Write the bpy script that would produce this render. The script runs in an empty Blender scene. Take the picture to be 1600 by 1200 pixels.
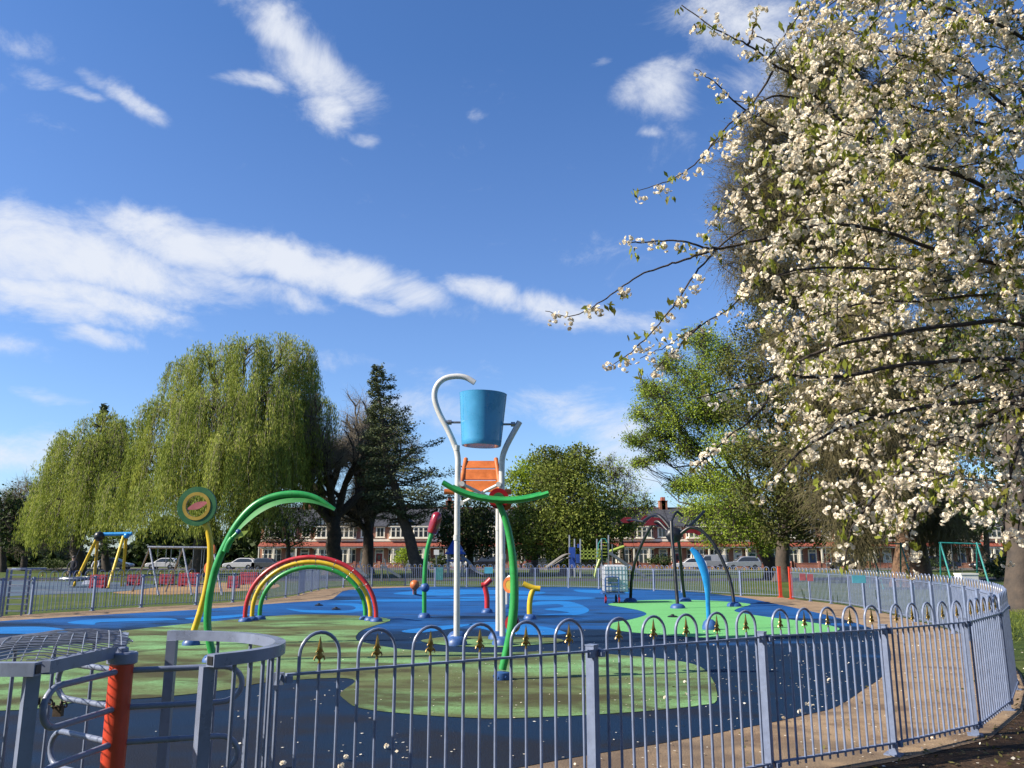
import bpy, math, random
import numpy as np
from mathutils import Vector
R = math.radians; PI = math.pi
rnd = random.Random(7); rng = np.random.default_rng(11)
SC = bpy.context.scene; COL = SC.collection
# ------------------------------------------------------------------ camera geometry
FPX = 1290.0; CAMZ = 1.6; PIT = math.atan(270/FPX)
def ray(u, v):
    x = (u-800)/FPX; y = (600-v)/FPX
    return (x, math.cos(PIT)-y*math.sin(PIT), math.sin(PIT)+y*math.cos(PIT))
def at(u, v, Y):
    d = ray(u, v); t = Y/d[1]
    return Vector((d[0]*t, Y, CAMZ+d[2]*t))
def gnd(u, v, z=0.0):
    d = ray(u, v); t = (z-CAMZ)/d[2]
    return Vector((d[0]*t, d[1]*t, z))
def mpp(Y): return Y/FPX           # metres one photograph pixel covers at depth Y
# ------------------------------------------------------------------ materials
def newmat(name):
    m = bpy.data.materials.new(name); m.use_nodes = True
    nt = m.node_tree; nt.nodes.clear(); return m, nt
def N(nt, typ, **kw):
    n = nt.nodes.new(typ)
    for k, v in kw.items():
        if k[:2] == 'i_':
            key = k[2:]; key = int(key) if key.isdigit() else key
            n.inputs[key].default_value = v
        else: setattr(n, k, v)
    return n
def c4(c): return (c[0], c[1], c[2], 1)
def ramp(nt, stops, interp='LINEAR'):
    n = nt.nodes.new('ShaderNodeValToRGB'); n.color_ramp.interpolation = interp
    e = n.color_ramp.elements
    while len(e) < len(stops): e.new(0.5)
    for i, (p, c) in enumerate(stops): e[i].position = p; e[i].color = c4(c) if not isinstance(c, (int, float)) else (c, c, c, 1)
    return n
def paint(name, col, rough=.4, var=.18, scale=6, bump=0.0, metal=0.0, dirt=None, dirt_amt=.5, coat=0.0, world=False):
    """painted / solid surface: noise-mottled colour, rough variation, optional grime"""
    if var != .10 or scale != 1.2: col = tuple(x*.8 for x in col)
    m, nt = newmat(name); L = nt.links.new
    out = N(nt, 'ShaderNodeOutputMaterial'); b = N(nt, 'ShaderNodeBsdfPrincipled')
    b.inputs['Metallic'].default_value = metal
    if coat: b.inputs['Coat Weight'].default_value = coat
    L(b.outputs[0], out.inputs[0])
    if world: tc = N(nt, 'ShaderNodeNewGeometry'); co = tc.outputs['Position']
    else: tc = N(nt, 'ShaderNodeTexCoord'); co = tc.outputs['Object']
    n1 = N(nt, 'ShaderNodeTexNoise', i_Scale=scale, i_Detail=6.0, i_Roughness=.6); L(co, n1.inputs['Vector'])
    lo = tuple(max(0, x*(1-var*1.4)) for x in col); hi = tuple(min(1, x*(1+var)) for x in col)
    r1 = ramp(nt, [(.3, lo), (.7, hi)]); L(n1.outputs[0], r1.inputs[0]); cur = r1.outputs[0]
    if dirt:
        n2 = N(nt, 'ShaderNodeTexNoise', i_Scale=scale*2.7, i_Detail=8.0, i_Roughness=.7); L(co, n2.inputs['Vector'])
        r2 = ramp(nt, [(.52, 0.0), (.72, dirt_amt)]); L(n2.outputs[0], r2.inputs[0])
        mx = N(nt, 'ShaderNodeMix', data_type='RGBA'); L(r2.outputs[0], mx.inputs[0]); L(cur, mx.inputs[6]); mx.inputs[7].default_value = c4(dirt)
        cur = mx.outputs[2]
    L(cur, b.inputs['Base Color'])
    r3 = ramp(nt, [(.3, max(.05, rough-.12)), (.7, min(1, rough+.12))]); L(n1.outputs[0], r3.inputs[0]); L(r3.outputs[0], b.inputs['Roughness'])
    if bump:
        bp = N(nt, 'ShaderNodeBump', i_Strength=bump, i_Distance=.02); nb = N(nt, 'ShaderNodeTexNoise', i_Scale=scale*5, i_Detail=5.0)
        L(co, nb.inputs['Vector']); L(nb.outputs[0], bp.inputs['Height']); L(bp.outputs[0], b.inputs['Normal'])
    return m
def foliage(name, cols, trans=.35, scale=.6, rough=.7):
    """leaf material; cols = dark..light natural leaf tints varying clump to clump and leaf to leaf"""
    m, nt = newmat(name); L = nt.links.new
    out = N(nt, 'ShaderNodeOutputMaterial'); tc = N(nt, 'ShaderNodeNewGeometry')
    n1 = N(nt, 'ShaderNodeTexNoise', i_Scale=scale, i_Detail=3.0); L(tc.outputs['Position'], n1.inputs['Vector'])
    mix = N(nt, 'ShaderNodeMath', operation='MULTIPLY_ADD'); L(tc.outputs['Random Per Island'], mix.inputs[0]); mix.inputs[1].default_value = .55
    sub = N(nt, 'ShaderNodeMath', operation='ADD'); L(n1.outputs[0], sub.inputs[0]); sub.inputs[1].default_value = -.27; L(sub.outputs[0], mix.inputs[2])
    k = len(cols)-1
    r = ramp(nt, [(.12+.76*i/k, c) for i, c in enumerate(cols)]); L(mix.outputs[0], r.inputs[0])
    d = N(nt, 'ShaderNodeBsdfPrincipled'); d.inputs['Roughness'].default_value = rough; d.inputs['Specular IOR Level'].default_value = .25
    t = N(nt, 'ShaderNodeBsdfTranslucent'); ms = N(nt, 'ShaderNodeMixShader', i_0=trans)
    L(r.outputs[0], d.inputs['Base Color']); L(r.outputs[0], t.inputs['Color'])
    L(d.outputs[0], ms.inputs[1]); L(t.outputs[0], ms.inputs[2]); L(ms.outputs[0], out.inputs[0])
    return m
def glass(name, col, rough=.08):
    m, nt = newmat(name); out = N(nt, 'ShaderNodeOutputMaterial'); b = N(nt, 'ShaderNodeBsdfPrincipled')
    b.inputs['Base Color'].default_value = c4(col); b.inputs['Roughness'].default_value = rough; b.inputs['Specular IOR Level'].default_value = .8
    nt.links.new(b.outputs[0], out.inputs[0]); return m
# ------------------------------------------------------------------ objects
ORG = {}
def link(o, parent=None): COL.objects.link(o); o.parent = parent; return o
def tag(o, label=None, cat=None, group=None, kind=None):
    if label: o['label'] = label
    if cat: o['category'] = cat
    if group: o['group'] = group
    if kind: o['kind'] = kind
    return o
def thing(name, label, cat, loc=(0, 0, 0), group=None):
    o = bpy.data.objects.new(name, None); o.empty_display_size = .2; COL.objects.link(o); o.location = loc
    ORG[o.name] = Vector(loc); return tag(o, label, cat, group)
def children(o): return [c for c in bpy.data.objects if c.parent == o]
def copy_tree(o, kids, parent=None):
    c = o.copy(); COL.objects.link(c); c.parent = parent
    ORG[c.name] = ORG.get(o.name, Vector())
    for ch in kids.get(o.name, []): copy_tree(ch, kids, c)
    return c
def kidmap(o):
    km = {}
    def rec(x):
        km[x.name] = children(x)
        for y in km[x.name]: rec(y)
    rec(o); return km
def finish(name, me, m, parent, loc, smooth):
    ms = m if isinstance(m, (list, tuple)) else [m]
    for x in ms: me.materials.append(x)
    if smooth: me.polygons.foreach_set('use_smooth', [True]*len(me.polygons))
    me.update()
    o = bpy.data.objects.new(name, me); COL.objects.link(o)
    if parent: o.parent = parent; ORG[o.name] = ORG[parent.name]
    else: o.location = loc; ORG[o.name] = Vector(loc)
    return o
class MB:
    """mesh collector in world coordinates"""
    def __init__(s): s.v = []; s.f = []; s.mi = []
    def add(s, vs, fs, mi=0):
        o = len(s.v); s.v += [tuple(x) for x in vs]; s.f += [tuple(o+i for i in f) for f in fs]; s.mi += [mi]*len(fs); return s
    def box(s, c, d, rz=0, mi=0, rx=0, ry=0, taper=1.0):
        c = Vector(c); h = [x/2 for x in d]; vs = []
        from mathutils import Euler
        M = Euler((rx, ry, rz)).to_matrix()
        for z in (-1, 1):
            t = 1 if z < 0 else taper
            for x, y in ((-1, -1), (1, -1), (1, 1), (-1, 1)): vs.append(c+M@Vector((x*h[0]*t, y*h[1]*t, z*h[2])))
        return s.add(vs, [(3, 2, 1, 0), (4, 5, 6, 7), (0, 1, 5, 4), (1, 2, 6, 5), (2, 3, 7, 6), (3, 0, 4, 7)], mi)
    def bar(s, a, b, w, h=None, mi=0, up=(0, 0, 1)):
        """rectangular bar from a to b, w across, h along up"""
        a, b = Vector(a), Vector(b); h = h or w; t = (b-a).normalized(); u = Vector(up)
        if abs(t.dot(u)) > .98: u = Vector((0, 1, 0))
        n = t.cross(u).normalized(); u = n.cross(t).normalized(); vs = []
        for p in (a, b):
            for i, j in ((-1, -1), (1, -1), (1, 1), (-1, 1)): vs.append(p+n*(i*w/2)+u*(j*h/2))
        return s.add(vs, [(3, 2, 1, 0), (4, 5, 6, 7), (0, 1, 5, 4), (1, 2, 6, 5), (2, 3, 7, 6), (3, 0, 4, 7)], mi)
    def tube(s, pts, r, n=8, caps=True, mi=0, sq=None, up=None):
        pts = [Vector(p) for p in pts]; K = len(pts); rr = r if isinstance(r, (list, tuple)) else [r]*K
        vs = []; ref = None
        for i in range(K):
            t = (pts[min(i+1, K-1)]-pts[max(i-1, 0)]).normalized()
            if up is not None: ref = Vector(up)
            if ref is None: ref = Vector((0, 0, 1)) if abs(t.z) < .9 else Vector((0, 1, 0))
            a = t.cross(ref)
            if a.length < 1e-4: a = t.cross(Vector((1, .1, 0)))
            a.normalize(); b = a.cross(t).normalized()
            if up is None: ref = b
            for k in range(n):
                th = 2*PI*k/n+(PI/4 if n == 4 else 0)
                ca, sa = math.cos(th), math.sin(th)
                vs.append(pts[i]+a*(ca*rr[i]*(sq[0] if sq else 1))+b*(sa*rr[i]*(sq[1] if sq else 1)))
        fs = [(i*n+k, i*n+(k+1) % n, (i+1)*n+(k+1) % n, (i+1)*n+k) for i in range(K-1) for k in range(n)]
        if caps: fs += [tuple(range(n-1, -1, -1)), tuple((K-1)*n+k for k in range(n))]
        return s.add(vs, fs, mi)
    def lathe(s, prof, c=(0, 0, 0), n=20, axis=(0, 0, 1), mi=0, caps=True, scale=(1, 1)):
        """prof = [(radius, height)...] about axis from c"""
        ax = Vector(axis).normalized(); a = ax.cross(Vector((0, 1, 0)) if abs(ax.y) < .9 else Vector((1, 0, 0))).normalized(); b = ax.cross(a)
        c = Vector(c); vs = [c+ax*h+a*(math.cos(2*PI*k/n)*r*scale[0])+b*(math.sin(2*PI*k/n)*r*scale[1]) for r, h in prof for k in range(n)]
        K = len(prof); fs = [(i*n+k, i*n+(k+1) % n, (i+1)*n+(k+1) % n, (i+1)*n+k) for i in range(K-1) for k in range(n)]
        if caps:
            if prof[0][0] > 1e-4: fs.append(tuple(range(n-1, -1, -1)))
            if prof[-1][0] > 1e-4: fs.append(tuple((K-1)*n+k for k in range(n)))
        return s.add(vs, fs, mi)
    def ball(s, c, r, n=14, sz=1.0, mi=0):
        m = n//2; return s.lathe([(max(1e-5, r*math.sin(PI*i/m)), -r*sz*math.cos(PI*i/m)) for i in range(m+1)], c, n, mi=mi, caps=False)
    def ring(s, c, R0, r0, axis=(0, 1, 0), n=28, m=6, sq=(1, 1), mi=0, a0=0, a1=2*PI):
        ax = Vector(axis).normalized(); a = ax.cross(Vector((0, 0, 1)) if abs(ax.z) < .9 else Vector((1, 0, 0))).normalized(); b = ax.cross(a); c = Vector(c)
        full = abs(a1-a0-2*PI) < 1e-6; cnt = n if full else n+1; vs = []
        for i in range(cnt):
            th = a0+(a1-a0)*i/n; d = a*math.cos(th)+b*math.sin(th)
            for k in range(m):
                ph = 2*PI*k/m+(PI/4 if m == 4 else 0); vs.append(c+d*(R0+r0*sq[0]*math.cos(ph))+ax*(r0*sq[1]*math.sin(ph)))
        fs = [(i*m+k, i*m+(k+1) % m, ((i+1) % cnt)*m+(k+1) % m, ((i+1) % cnt)*m+k) for i in range(n) for k in range(m)]
        return s.add(vs, fs, mi)
    def prism(s, poly, off, mi=0):
        """closed polygon (list of 3d points) extruded by off"""
        n = len(poly); off = Vector(off); vs = [Vector(p) for p in poly]+[Vector(p)+off for p in poly]
        return s.add(vs, [tuple(range(n-1, -1, -1)), tuple(range(n, 2*n))]+[(i, (i+1) % n, n+(i+1) % n, n+i) for i in range(n)], mi)
    def build(s, name, m, parent=None, loc=(0, 0, 0), smooth=False):
        o = ORG[parent.name] if parent else Vector(loc); me = bpy.data.meshes.new(name)
        me.from_pydata([(x-o.x, y-o.y, z-o.z) for x, y, z in s.v], [], s.f)
        if isinstance(m, (list, tuple)) and len(m) > 1: me.polygons.foreach_set('material_index', s.mi)
        me.validate(); ob = finish(name, me, m, parent, loc, False)
        if smooth:
            me.polygons.foreach_set('use_smooth', [True]*len(me.polygons))
            try: me.set_sharp_from_angle(angle=R(40))
            except Exception: pass
        return ob
class NB:
    """fast quad collector (numpy) for foliage, twigs"""
    def __init__(s): s.v = []; s.f = []; s.n = 0
    def add(s, V, Fq):
        s.v.append(np.asarray(V, float).reshape(-1, 3)); s.f.append(np.asarray(Fq, np.int64).reshape(-1, 4)+s.n); s.n += len(s.v[-1])
    def tube(s, P, r, n=5):
        P = np.asarray(P, float); K = len(P); r = np.broadcast_to(np.asarray(r, float), (K,))
        T = np.gradient(P, axis=0); T /= np.linalg.norm(T, axis=1)[:, None]+1e-9
        ref = np.array([.31, .27, .91]) if abs(T[0, 2]) < .8 else np.array([.9, .4, .1])
        A = np.cross(T, ref); A /= np.linalg.norm(A, axis=1)[:, None]+1e-9; B = np.cross(T, A)
        th = 2*PI*np.arange(n)/n
        V = P[:, None]+r[:, None, None]*(np.cos(th)[None, :, None]*A[:, None]+np.sin(th)[None, :, None]*B[:, None])
        i = np.arange(K-1)[:, None]*n; k = np.arange(n)[None]; k2 = (k+1) % n
        s.add(V, np.stack([i+k, i+k2, i+n+k2, i+n+k], -1))
    def twigs(s, S, E, r, sag=0.0):
        """many thin 3-sided twigs from S to E (arrays), bowed in the middle"""
        S = np.asarray(S, float); E = np.asarray(E, float); M = len(S)
        if M == 0: return
        Mid = (S+E)/2; Mid[:, 2] += sag*np.linalg.norm(E-S, axis=1); Mid += rng.normal(0, .05, (M, 3))*np.linalg.norm(E-S, axis=1)[:, None]
        T = E-S; T /= np.linalg.norm(T, axis=1)[:, None]+1e-9
        A = np.cross(T, np.array([.3, .5, .81])); A /= np.linalg.norm(A, axis=1)[:, None]+1e-9; B = np.cross(T, A)
        r = np.broadcast_to(np.asarray(r, float), (M,)); th = 2*PI*np.arange(3)/3
        o = np.cos(th)[None, :, None]*A[:, None]+np.sin(th)[None, :, None]*B[:, None]
        V = np.stack([S[:, None]+o*r[:, None, None], Mid[:, None]+o*(.75*r)[:, None, None], E[:, None]+o*(.35*r)[:, None, None]], 1).reshape(-1, 3)
        f = []
        for a in (0, 3):
            for k in range(3): f.append((a+k, a+(k+1) % 3, a+3+(k+1) % 3, a+3+k))
        f = np.array(f)[None]+(np.arange(M)*9)[:, None, None]; s.add(V, f)
    def inst(s, TV, TF, C, Rm, S):
        TV = np.asarray(TV, float); TF = np.asarray(TF); M = len(C)
        V = np.einsum('mij,vj->mvi', Rm, TV)*np.asarray(S)[:, None, None]+np.asarray(C)[:, None]
        s.add(V, TF[None]+(np.arange(M)*len(TV))[:, None, None])
    def leaves(s, C, size, aspect=.5, droop=0.0, flat=0.0):
        """one bent quad pair per leaf at C with random orientation; droop: 1 = long axis hangs; flat: 1 = blade lies level"""
        C = np.asarray(C, float); M = len(C)
        if M == 0: return
        a = rng.normal(size=(M, 3)); a[:, 2] = a[:, 2]*(1-flat)-droop*2.0; a /= np.linalg.norm(a, axis=1)[:, None]
        b = rng.normal(size=(M, 3)); b[:, 2] *= (1-flat); b -= (b*a).sum(1)[:, None]*a; b /= np.linalg.norm(b, axis=1)[:, None]+1e-9
        S = np.asarray(size)*rng.uniform(.6, 1.3, M); a *= S[:, None]/2; b *= (S*aspect)[:, None]/2
        V = np.stack([C-a, C+b*1.0-a*.1, C+a, C-b-a*.1], 1); s.add(V, np.arange(M*4).reshape(M, 4))
    def build(s, name, m, parent=None, loc=(0, 0, 0), smooth=False):
        V = np.concatenate(s.v); Fq = np.concatenate(s.f); o = ORG[parent.name] if parent else Vector(loc)
        V = V-np.array(o); me = bpy.data.meshes.new(name); M = len(Fq)
        me.vertices.add(len(V)); me.vertices.foreach_set('co', V.ravel())
        me.loops.add(M*4); me.loops.foreach_set('vertex_index', Fq.ravel().astype(np.int32))
        me.polygons.add(M); me.polygons.foreach_set('loop_start', (np.arange(M)*4).astype(np.int32))
        me.update(calc_edges=True); return finish(name, me, m, parent, loc, smooth)
def spline(pts, k=8):
    """Catmull-Rom through 3d points"""
    P = [Vector(p) for p in pts]; P = [P[0]*2-P[1]]+P+[P[-1]*2-P[-2]]; out = []
    for i in range(1, len(P)-2):
        a, b, c, d = P[i-1:i+3]
        for j in range(k):
            t = j/k; out.append(.5*((2*b)+(c-a)*t+(2*a-5*b+4*c-d)*t*t+(3*b-a-3*c+d)*t**3))
    out.append(P[-2]); return out
def rotmats(Z, spin=None):
    """rotation matrices whose local z is Z"""
    Z = np.asarray(Z, float); Z = Z/(np.linalg.norm(Z, axis=1)[:, None]+1e-9); M = len(Z)
    q = rng.normal(size=(M, 3)); X = q-(q*Z).sum(1)[:, None]*Z; X /= np.linalg.norm(X, axis=1)[:, None]+1e-9; Y = np.cross(Z, X)
    return np.stack([X, Y, Z], -1)
# ------------------------------------------------------------------ palette
M = dict(
 fence=paint('blue_grey_paint', (.205, .25, .375), .38, .12, 9, dirt=(.10, .10, .11), dirt_amt=.35),
 gold=paint('gold_paint', (.42, .27, .06), .35, .25, 30, metal=.35, dirt=(.12, .08, .03), dirt_amt=.6),
 gate=paint('gate_blue_paint', (.20, .235, .335), .34, .12, 8, dirt=(.08, .08, .10), dirt_amt=.4),
 wire=paint('galvanised_wire', (.36, .38, .43), .4, .15, 30, metal=.5),
 redpost=paint('red_gate_paint', (.62, .055, .02), .4, .15, 7, dirt=(.25, .03, .02), dirt_amt=.5),
 chain=paint('rusty_chain', (.10, .07, .05), .6, .3, 40, metal=.4),
 white=paint('white_pole_paint', (.66, .65, .62), .35, .06, 5, dirt=(.36, .33, .27), dirt_amt=.45),
 bucket=paint('bucket_blue', (.06, .32, .60), .3, .10, 3, dirt=(.05, .2, .42), dirt_amt=.35, coat=.3),
 orange=paint('orange_board', (.58, .15, .03), .45, .2, 5, dirt=(.3, .1, .03), dirt_amt=.5),
 steel=paint('steel', (.35, .35, .36), .35, .15, 20, metal=.8),
 green=paint('stem_green', (.03, .33, .07), .35, .15, 4, dirt=(.02, .12, .03), dirt_amt=.7),
 dkgreen=paint('dark_green_panel', (.025, .13, .04), .45, .15, 5),
 limeleaf=paint('lime_leaf_panel', (.36, .46, .08), .45, .15, 6),
 yellow=paint('stem_yellow', (.72, .48, .02), .36, .12, 5, dirt=(.4, .27, .02), dirt_amt=.4),
 mustard=paint('mustard_panel', (.42, .28, .03), .45, .15, 5),
 pink=paint('faded_red_panel', (.46, .12, .13), .5, .15, 6),
 red=paint('rainbow_red', (.55, .03, .035), .35, .12, 5, dirt=(.28, .02, .02), dirt_amt=.4),
 maroon=paint('bulrush_maroon', (.30, .012, .02), .22, .2, 5, coat=.4),
 foot=paint('blue_foot', (.03, .10, .30), .5, .2, 8, dirt=(.06, .06, .07), dirt_amt=.5),
 skyblue=paint('blue_stem_paint', (.02, .28, .66), .35, .12, 4),
 black=paint('black_paint', (.010, .010, .011), .4, .2, 6),
 web=paint('dark_red_shade', (.20, .012, .02), .4, .2, 6),
 plastic=paint('white_tank_plastic', (.72, .74, .75), .45, .06, 4, dirt=(.5, .5, .47), dirt_amt=.3),
 tyre=paint('rubber', (.02, .02, .022), .8, .2, 10),
 barrier=paint('barrier_red', (.45, .04, .05), .5, .15, 3),
 blueplastic=paint('play_blue', (.03, .09, .42), .4, .15, 4),
 teal=paint('teal_paint', (.03, .26, .24), .4, .12, 4),
 tealsign=paint('teal_sign', (.10, .42, .50), .5, .1, 4),
 cream=paint('cream_render', (.80, .73, .58), .8, .10, 1.2, dirt=(.45, .40, .30), dirt_amt=.3),
 whitepaint=paint('white_window_paint', (.78, .77, .73), .6, .06, 2),
 slate=paint('roof_slate', (.060, .062, .072), .6, .3, 3, dirt=(.10, .10, .09), dirt_amt=.5),
 tile=paint('red_clay_tile', (.30, .075, .045), .75, .25, 4),
 timber=paint('black_timber', (.03, .026, .024), .7, .2, 5),
 terracotta=paint('chimney_brick', (.34, .13, .07), .85, .25, 4),
 doorred=paint('door_red', (.32, .03, .03), .4, .1, 4), doorblue=paint('door_blue', (.05, .09, .2), .4, .1, 4), doorgreen=paint('door_green', (.04, .12, .07), .4, .1, 4), doorwhite=paint('door_white', (.7, .7, .68), .4, .1, 4),
 pane=glass('window_glass', (.03, .035, .04)),
 bark=paint('bark', (.085, .062, .045), .9, .4, 3, bump=.6, dirt=(.10, .11, .06), dirt_amt=.5),
 barkdark=paint('dark_bark', (.075, .056, .042), .9, .4, 3, bump=.6),
 barkred=paint('red_brown_bark', (.19, .105, .06), .9, .35, 3, bump=.7, dirt=(.08, .06, .04), dirt_amt=.6),
 cherrybark=paint('cherry_bark', (.050, .036, .028), .85, .4, 12, bump=.8, dirt=(.13, .11, .07), dirt_amt=.5), ingreen=paint('inner_green', (.03, .20, .045), .65, .2, 5),  # last entry: stem green darkened, shade on the cane's blade put into the colour
 twig=paint('brown_twig', (.17, .14, .06), .85, .4, .8),
 twigdark=paint('grey_twig', (.30, .255, .18), .85, .3, .8),
 willow=foliage('willow_leaf', [(.095, .13, .02), (.24, .29, .044), (.41, .43, .085)], .35, .45),
 elm=foliage('young_green_leaf', [(.11, .17, .018), (.25, .34, .038), (.40, .47, .07)], .4, .5),
 lime=foliage('bright_lime_leaf', [(.10, .16, .012), (.22, .30, .022), (.34, .41, .04)], .4, .5),
 olive=foliage('olive_leaf', [(.05, .072, .012), (.13, .165, .026), (.25, .28, .05)], .3, .5),
 darkleaf=foliage('dark_leaf', [(.018, .032, .009), (.042, .066, .016), (.085, .11, .026)], .25, .5),
 cedar=foliage('cedar_needle', [(.03, .044, .02), (.07, .092, .04), (.14, .16, .065)], .1, .5),
 brownleaf=foliage('brown_bud', [(.045, .042, .012), (.095, .090, .026), (.16, .145, .045)], .2, .5),
 yewleaf=foliage('yew_leaf', [(.035, .045, .010), (.085, .095, .022), (.17, .165, .04)], .2, .6),
 petal=foliage('cherry_petal', [(.74, .63, .47), (.86, .79, .65), (.91, .87, .77)], .35, 4),
 cherryleaf=foliage('cherry_leaf', [(.13, .10, .02), (.20, .22, .03), (.30, .34, .05)], .45, 3),
)
def brickmat(name, base):
    m, nt = newmat(name); L = nt.links.new
    out = N(nt, 'ShaderNodeOutputMaterial'); b = N(nt, 'ShaderNodeBsdfPrincipled'); b.inputs['Roughness'].default_value = .85
    g = N(nt, 'ShaderNodeNewGeometry'); mp = N(nt, 'ShaderNodeMapping'); mp.inputs['Rotation'].default_value = (R(90), 0, 0); L(g.outputs['Position'], mp.inputs[0])
    bt = N(nt, 'ShaderNodeTexBrick', i_Scale=1.0); bt.inputs['Brick Width'].default_value = .23; bt.inputs['Row Height'].default_value = .075; bt.inputs['Mortar Size'].default_value = .008
    bt.inputs['Color1'].default_value = c4(base); bt.inputs['Color2'].default_value = c4(tuple(x*.7 for x in base)); bt.inputs['Mortar'].default_value = (.35, .30, .25, 1)
    L(mp.outputs[0], bt.inputs[0]); n = N(nt, 'ShaderNodeTexNoise', i_Scale=.8, i_Detail=4.0); L(g.outputs['Position'], n.inputs['Vector'])
    r = ramp(nt, [(.3, (.7, .7, .7)), (.7, (1.15, 1.1, 1.05))]); L(n.outputs[0], r.inputs[0])
    mx = N(nt, 'ShaderNodeMix', data_type='RGBA', blend_type='MULTIPLY', i_0=1.0); L(bt.outputs[0], mx.inputs[6]); L(r.outputs[0], mx.inputs[7])
    L(mx.outputs[2], b.inputs['Base Color']); L(b.outputs[0], out.inputs[0]); return m
M['brick'] = brickmat('red_brick', (.40, .105, .055)); M['brick2'] = brickmat('orange_brick', (.46, .16, .08))
# ------------------------------------------------------------------ camera, sun, sky
cam = bpy.data.cameras.new('camera'); co = bpy.data.objects.new('camera', cam); COL.objects.link(co); SC.camera = co
cam.sensor_width = 36; cam.lens = 36*FPX/1600; cam.clip_start = .05; cam.clip_end = 6000
co.location = (0, 0, CAMZ); co.rotation_euler = (R(90)+PIT, 0, 0)
SUN_EL = R(36); sd = Vector((-.964, -.267, 0)).normalized()
lamp = bpy.data.lights.new('sun', 'SUN'); lamp.energy = 5.0; lamp.angle = R(.53); lamp.color = (1.0, .91, .77)
lo = bpy.data.objects.new('sun', lamp); COL.objects.link(lo); lo.location = (-60, -25, 60)
lo.rotation_euler = (-(sd*math.cos(SUN_EL)+Vector((0, 0, math.sin(SUN_EL))))).to_track_quat('-Z', 'Y').to_euler()
W = bpy.data.worlds.new('World'); SC.world = W; W.use_nodes = True; nt = W.node_tree; nt.nodes.clear(); L = nt.links.new
out = N(nt, 'ShaderNodeOutputWorld'); bg = N(nt, 'ShaderNodeBackground', i_Strength=.066)
sky = N(nt, 'ShaderNodeTexSky'); sky.sky_type = 'NISHITA'; sky.sun_disc = False; sky.sun_elevation = SUN_EL
sky.sun_rotation = math.atan2(sd.x, sd.y) % (2*PI); sky.air_density = 1.0; sky.dust_density = .6; sky.ozone_density = 2.2
hs = N(nt, 'ShaderNodeHueSaturation', i_Saturation=1.1, i_Value=.95); L(sky.outputs[0], hs.inputs['Color'])
tnt = N(nt, 'ShaderNodeMix', data_type='RGBA', blend_type='MULTIPLY', i_0=1.0); L(hs.outputs[0], tnt.inputs[6]); tnt.inputs[7].default_value = (.87, 1.12, 1.48, 1)
tc = N(nt, 'ShaderNodeTexCoord'); dirv = tc.outputs['Generated']
# hazier, paler air towards the horizon
sz = N(nt, 'ShaderNodeSeparateXYZ'); L(dirv, sz.inputs[0]); hz = N(nt, 'ShaderNodeMapRange'); L(sz.outputs[2], hz.inputs[0]); hz.inputs[1].default_value = .55; hz.inputs[2].default_value = 0.0; hz.inputs[3].default_value = 0; hz.inputs[4].default_value = 1
hm_ = N(nt, 'ShaderNodeMix', data_type='RGBA', blend_type='ADD'); L(hz.outputs[0], hm_.inputs[0]); L(tnt.outputs[2], hm_.inputs[6]); hm_.inputs[7].default_value = (.55, .42, .35, 1)
# cloud field: every cloud is an ellipse round a world direction, broken up by noise
wn = N(nt, 'ShaderNodeTexNoise', i_Scale=5.0, i_Detail=5.0, i_Roughness=.55); L(dirv, wn.inputs['Vector'])
w1 = N(nt, 'ShaderNodeVectorMath', operation='SUBTRACT'); L(wn.outputs['Color'], w1.inputs[0]); w1.inputs[1].default_value = (.5, .5, .5)
w2 = N(nt, 'ShaderNodeVectorMath', operation='SCALE'); L(w1.outputs[0], w2.inputs[0]); w2.inputs['Scale'].default_value = .085
w3 = N(nt, 'ShaderNodeVectorMath', operation='ADD'); L(dirv, w3.inputs[0]); L(w2.outputs[0], w3.inputs[1]); wd = w3.outputs[0]
acc = None
def cloud(u, v, a, b, rot, wgt):
    global acc
    c = Vector(ray(u, v)).normalized(); e1 = Vector((1, 0, 0)); e1 = (e1-c*e1.dot(c)).normalized(); e2 = c.cross(e1)*-1
    if e2.z < 0: e2 = -e2
    t = R(rot); f1 = e1*math.cos(t)+e2*math.sin(t); f2 = e2*math.cos(t)-e1*math.sin(t)
    f1 = f1/(a/FPX); f2 = f2/(b/FPX); k = c*1.0
    d1 = N(nt, 'ShaderNodeVectorMath', operation='DOT_PRODUCT'); L(wd, d1.inputs[0]); d1.inputs[1].default_value = f1
    d2 = N(nt, 'ShaderNodeVectorMath', operation='DOT_PRODUCT'); L(wd, d2.inputs[0]); d2.inputs[1].default_value = f2
    d3 = N(nt, 'ShaderNodeVectorMath', operation='DOT_PRODUCT'); L(wd, d3.inputs[0]); d3.inputs[1].default_value = k
    back = N(nt, 'ShaderNodeMath', operation='LESS_THAN'); L(d3.outputs['Value'], back.inputs[0]); back.inputs[1].default_value = .2
    b10 = N(nt, 'ShaderNodeMath', operation='MULTIPLY'); L(back.outputs[0], b10.inputs[0]); b10.inputs[1].default_value = 9
    cx = N(nt, 'ShaderNodeCombineXYZ'); L(d1.outputs['Value'], cx.inputs[0]); L(d2.outputs['Value'], cx.inputs[1]); L(b10.outputs[0], cx.inputs[2])
    ln = N(nt, 'ShaderNodeVectorMath', operation='LENGTH'); L(cx.outputs[0], ln.inputs[0])
    mr = N(nt, 'ShaderNodeMapRange', interpolation_type='SMOOTHSTEP'); L(ln.outputs['Value'], mr.inputs[0])
    mr.inputs[1].default_value = .1; mr.inputs[2].default_value = 1.25; mr.inputs[3].default_value = wgt; mr.inputs[4].default_value = 0
    if acc is None: acc = mr.outputs[0]
    else:
        mx = N(nt, 'ShaderNodeMath', operation='MAXIMUM'); L(acc, mx.inputs[0]); L(mr.outputs[0], mx.inputs[1]); acc = mx.outputs[0]
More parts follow.
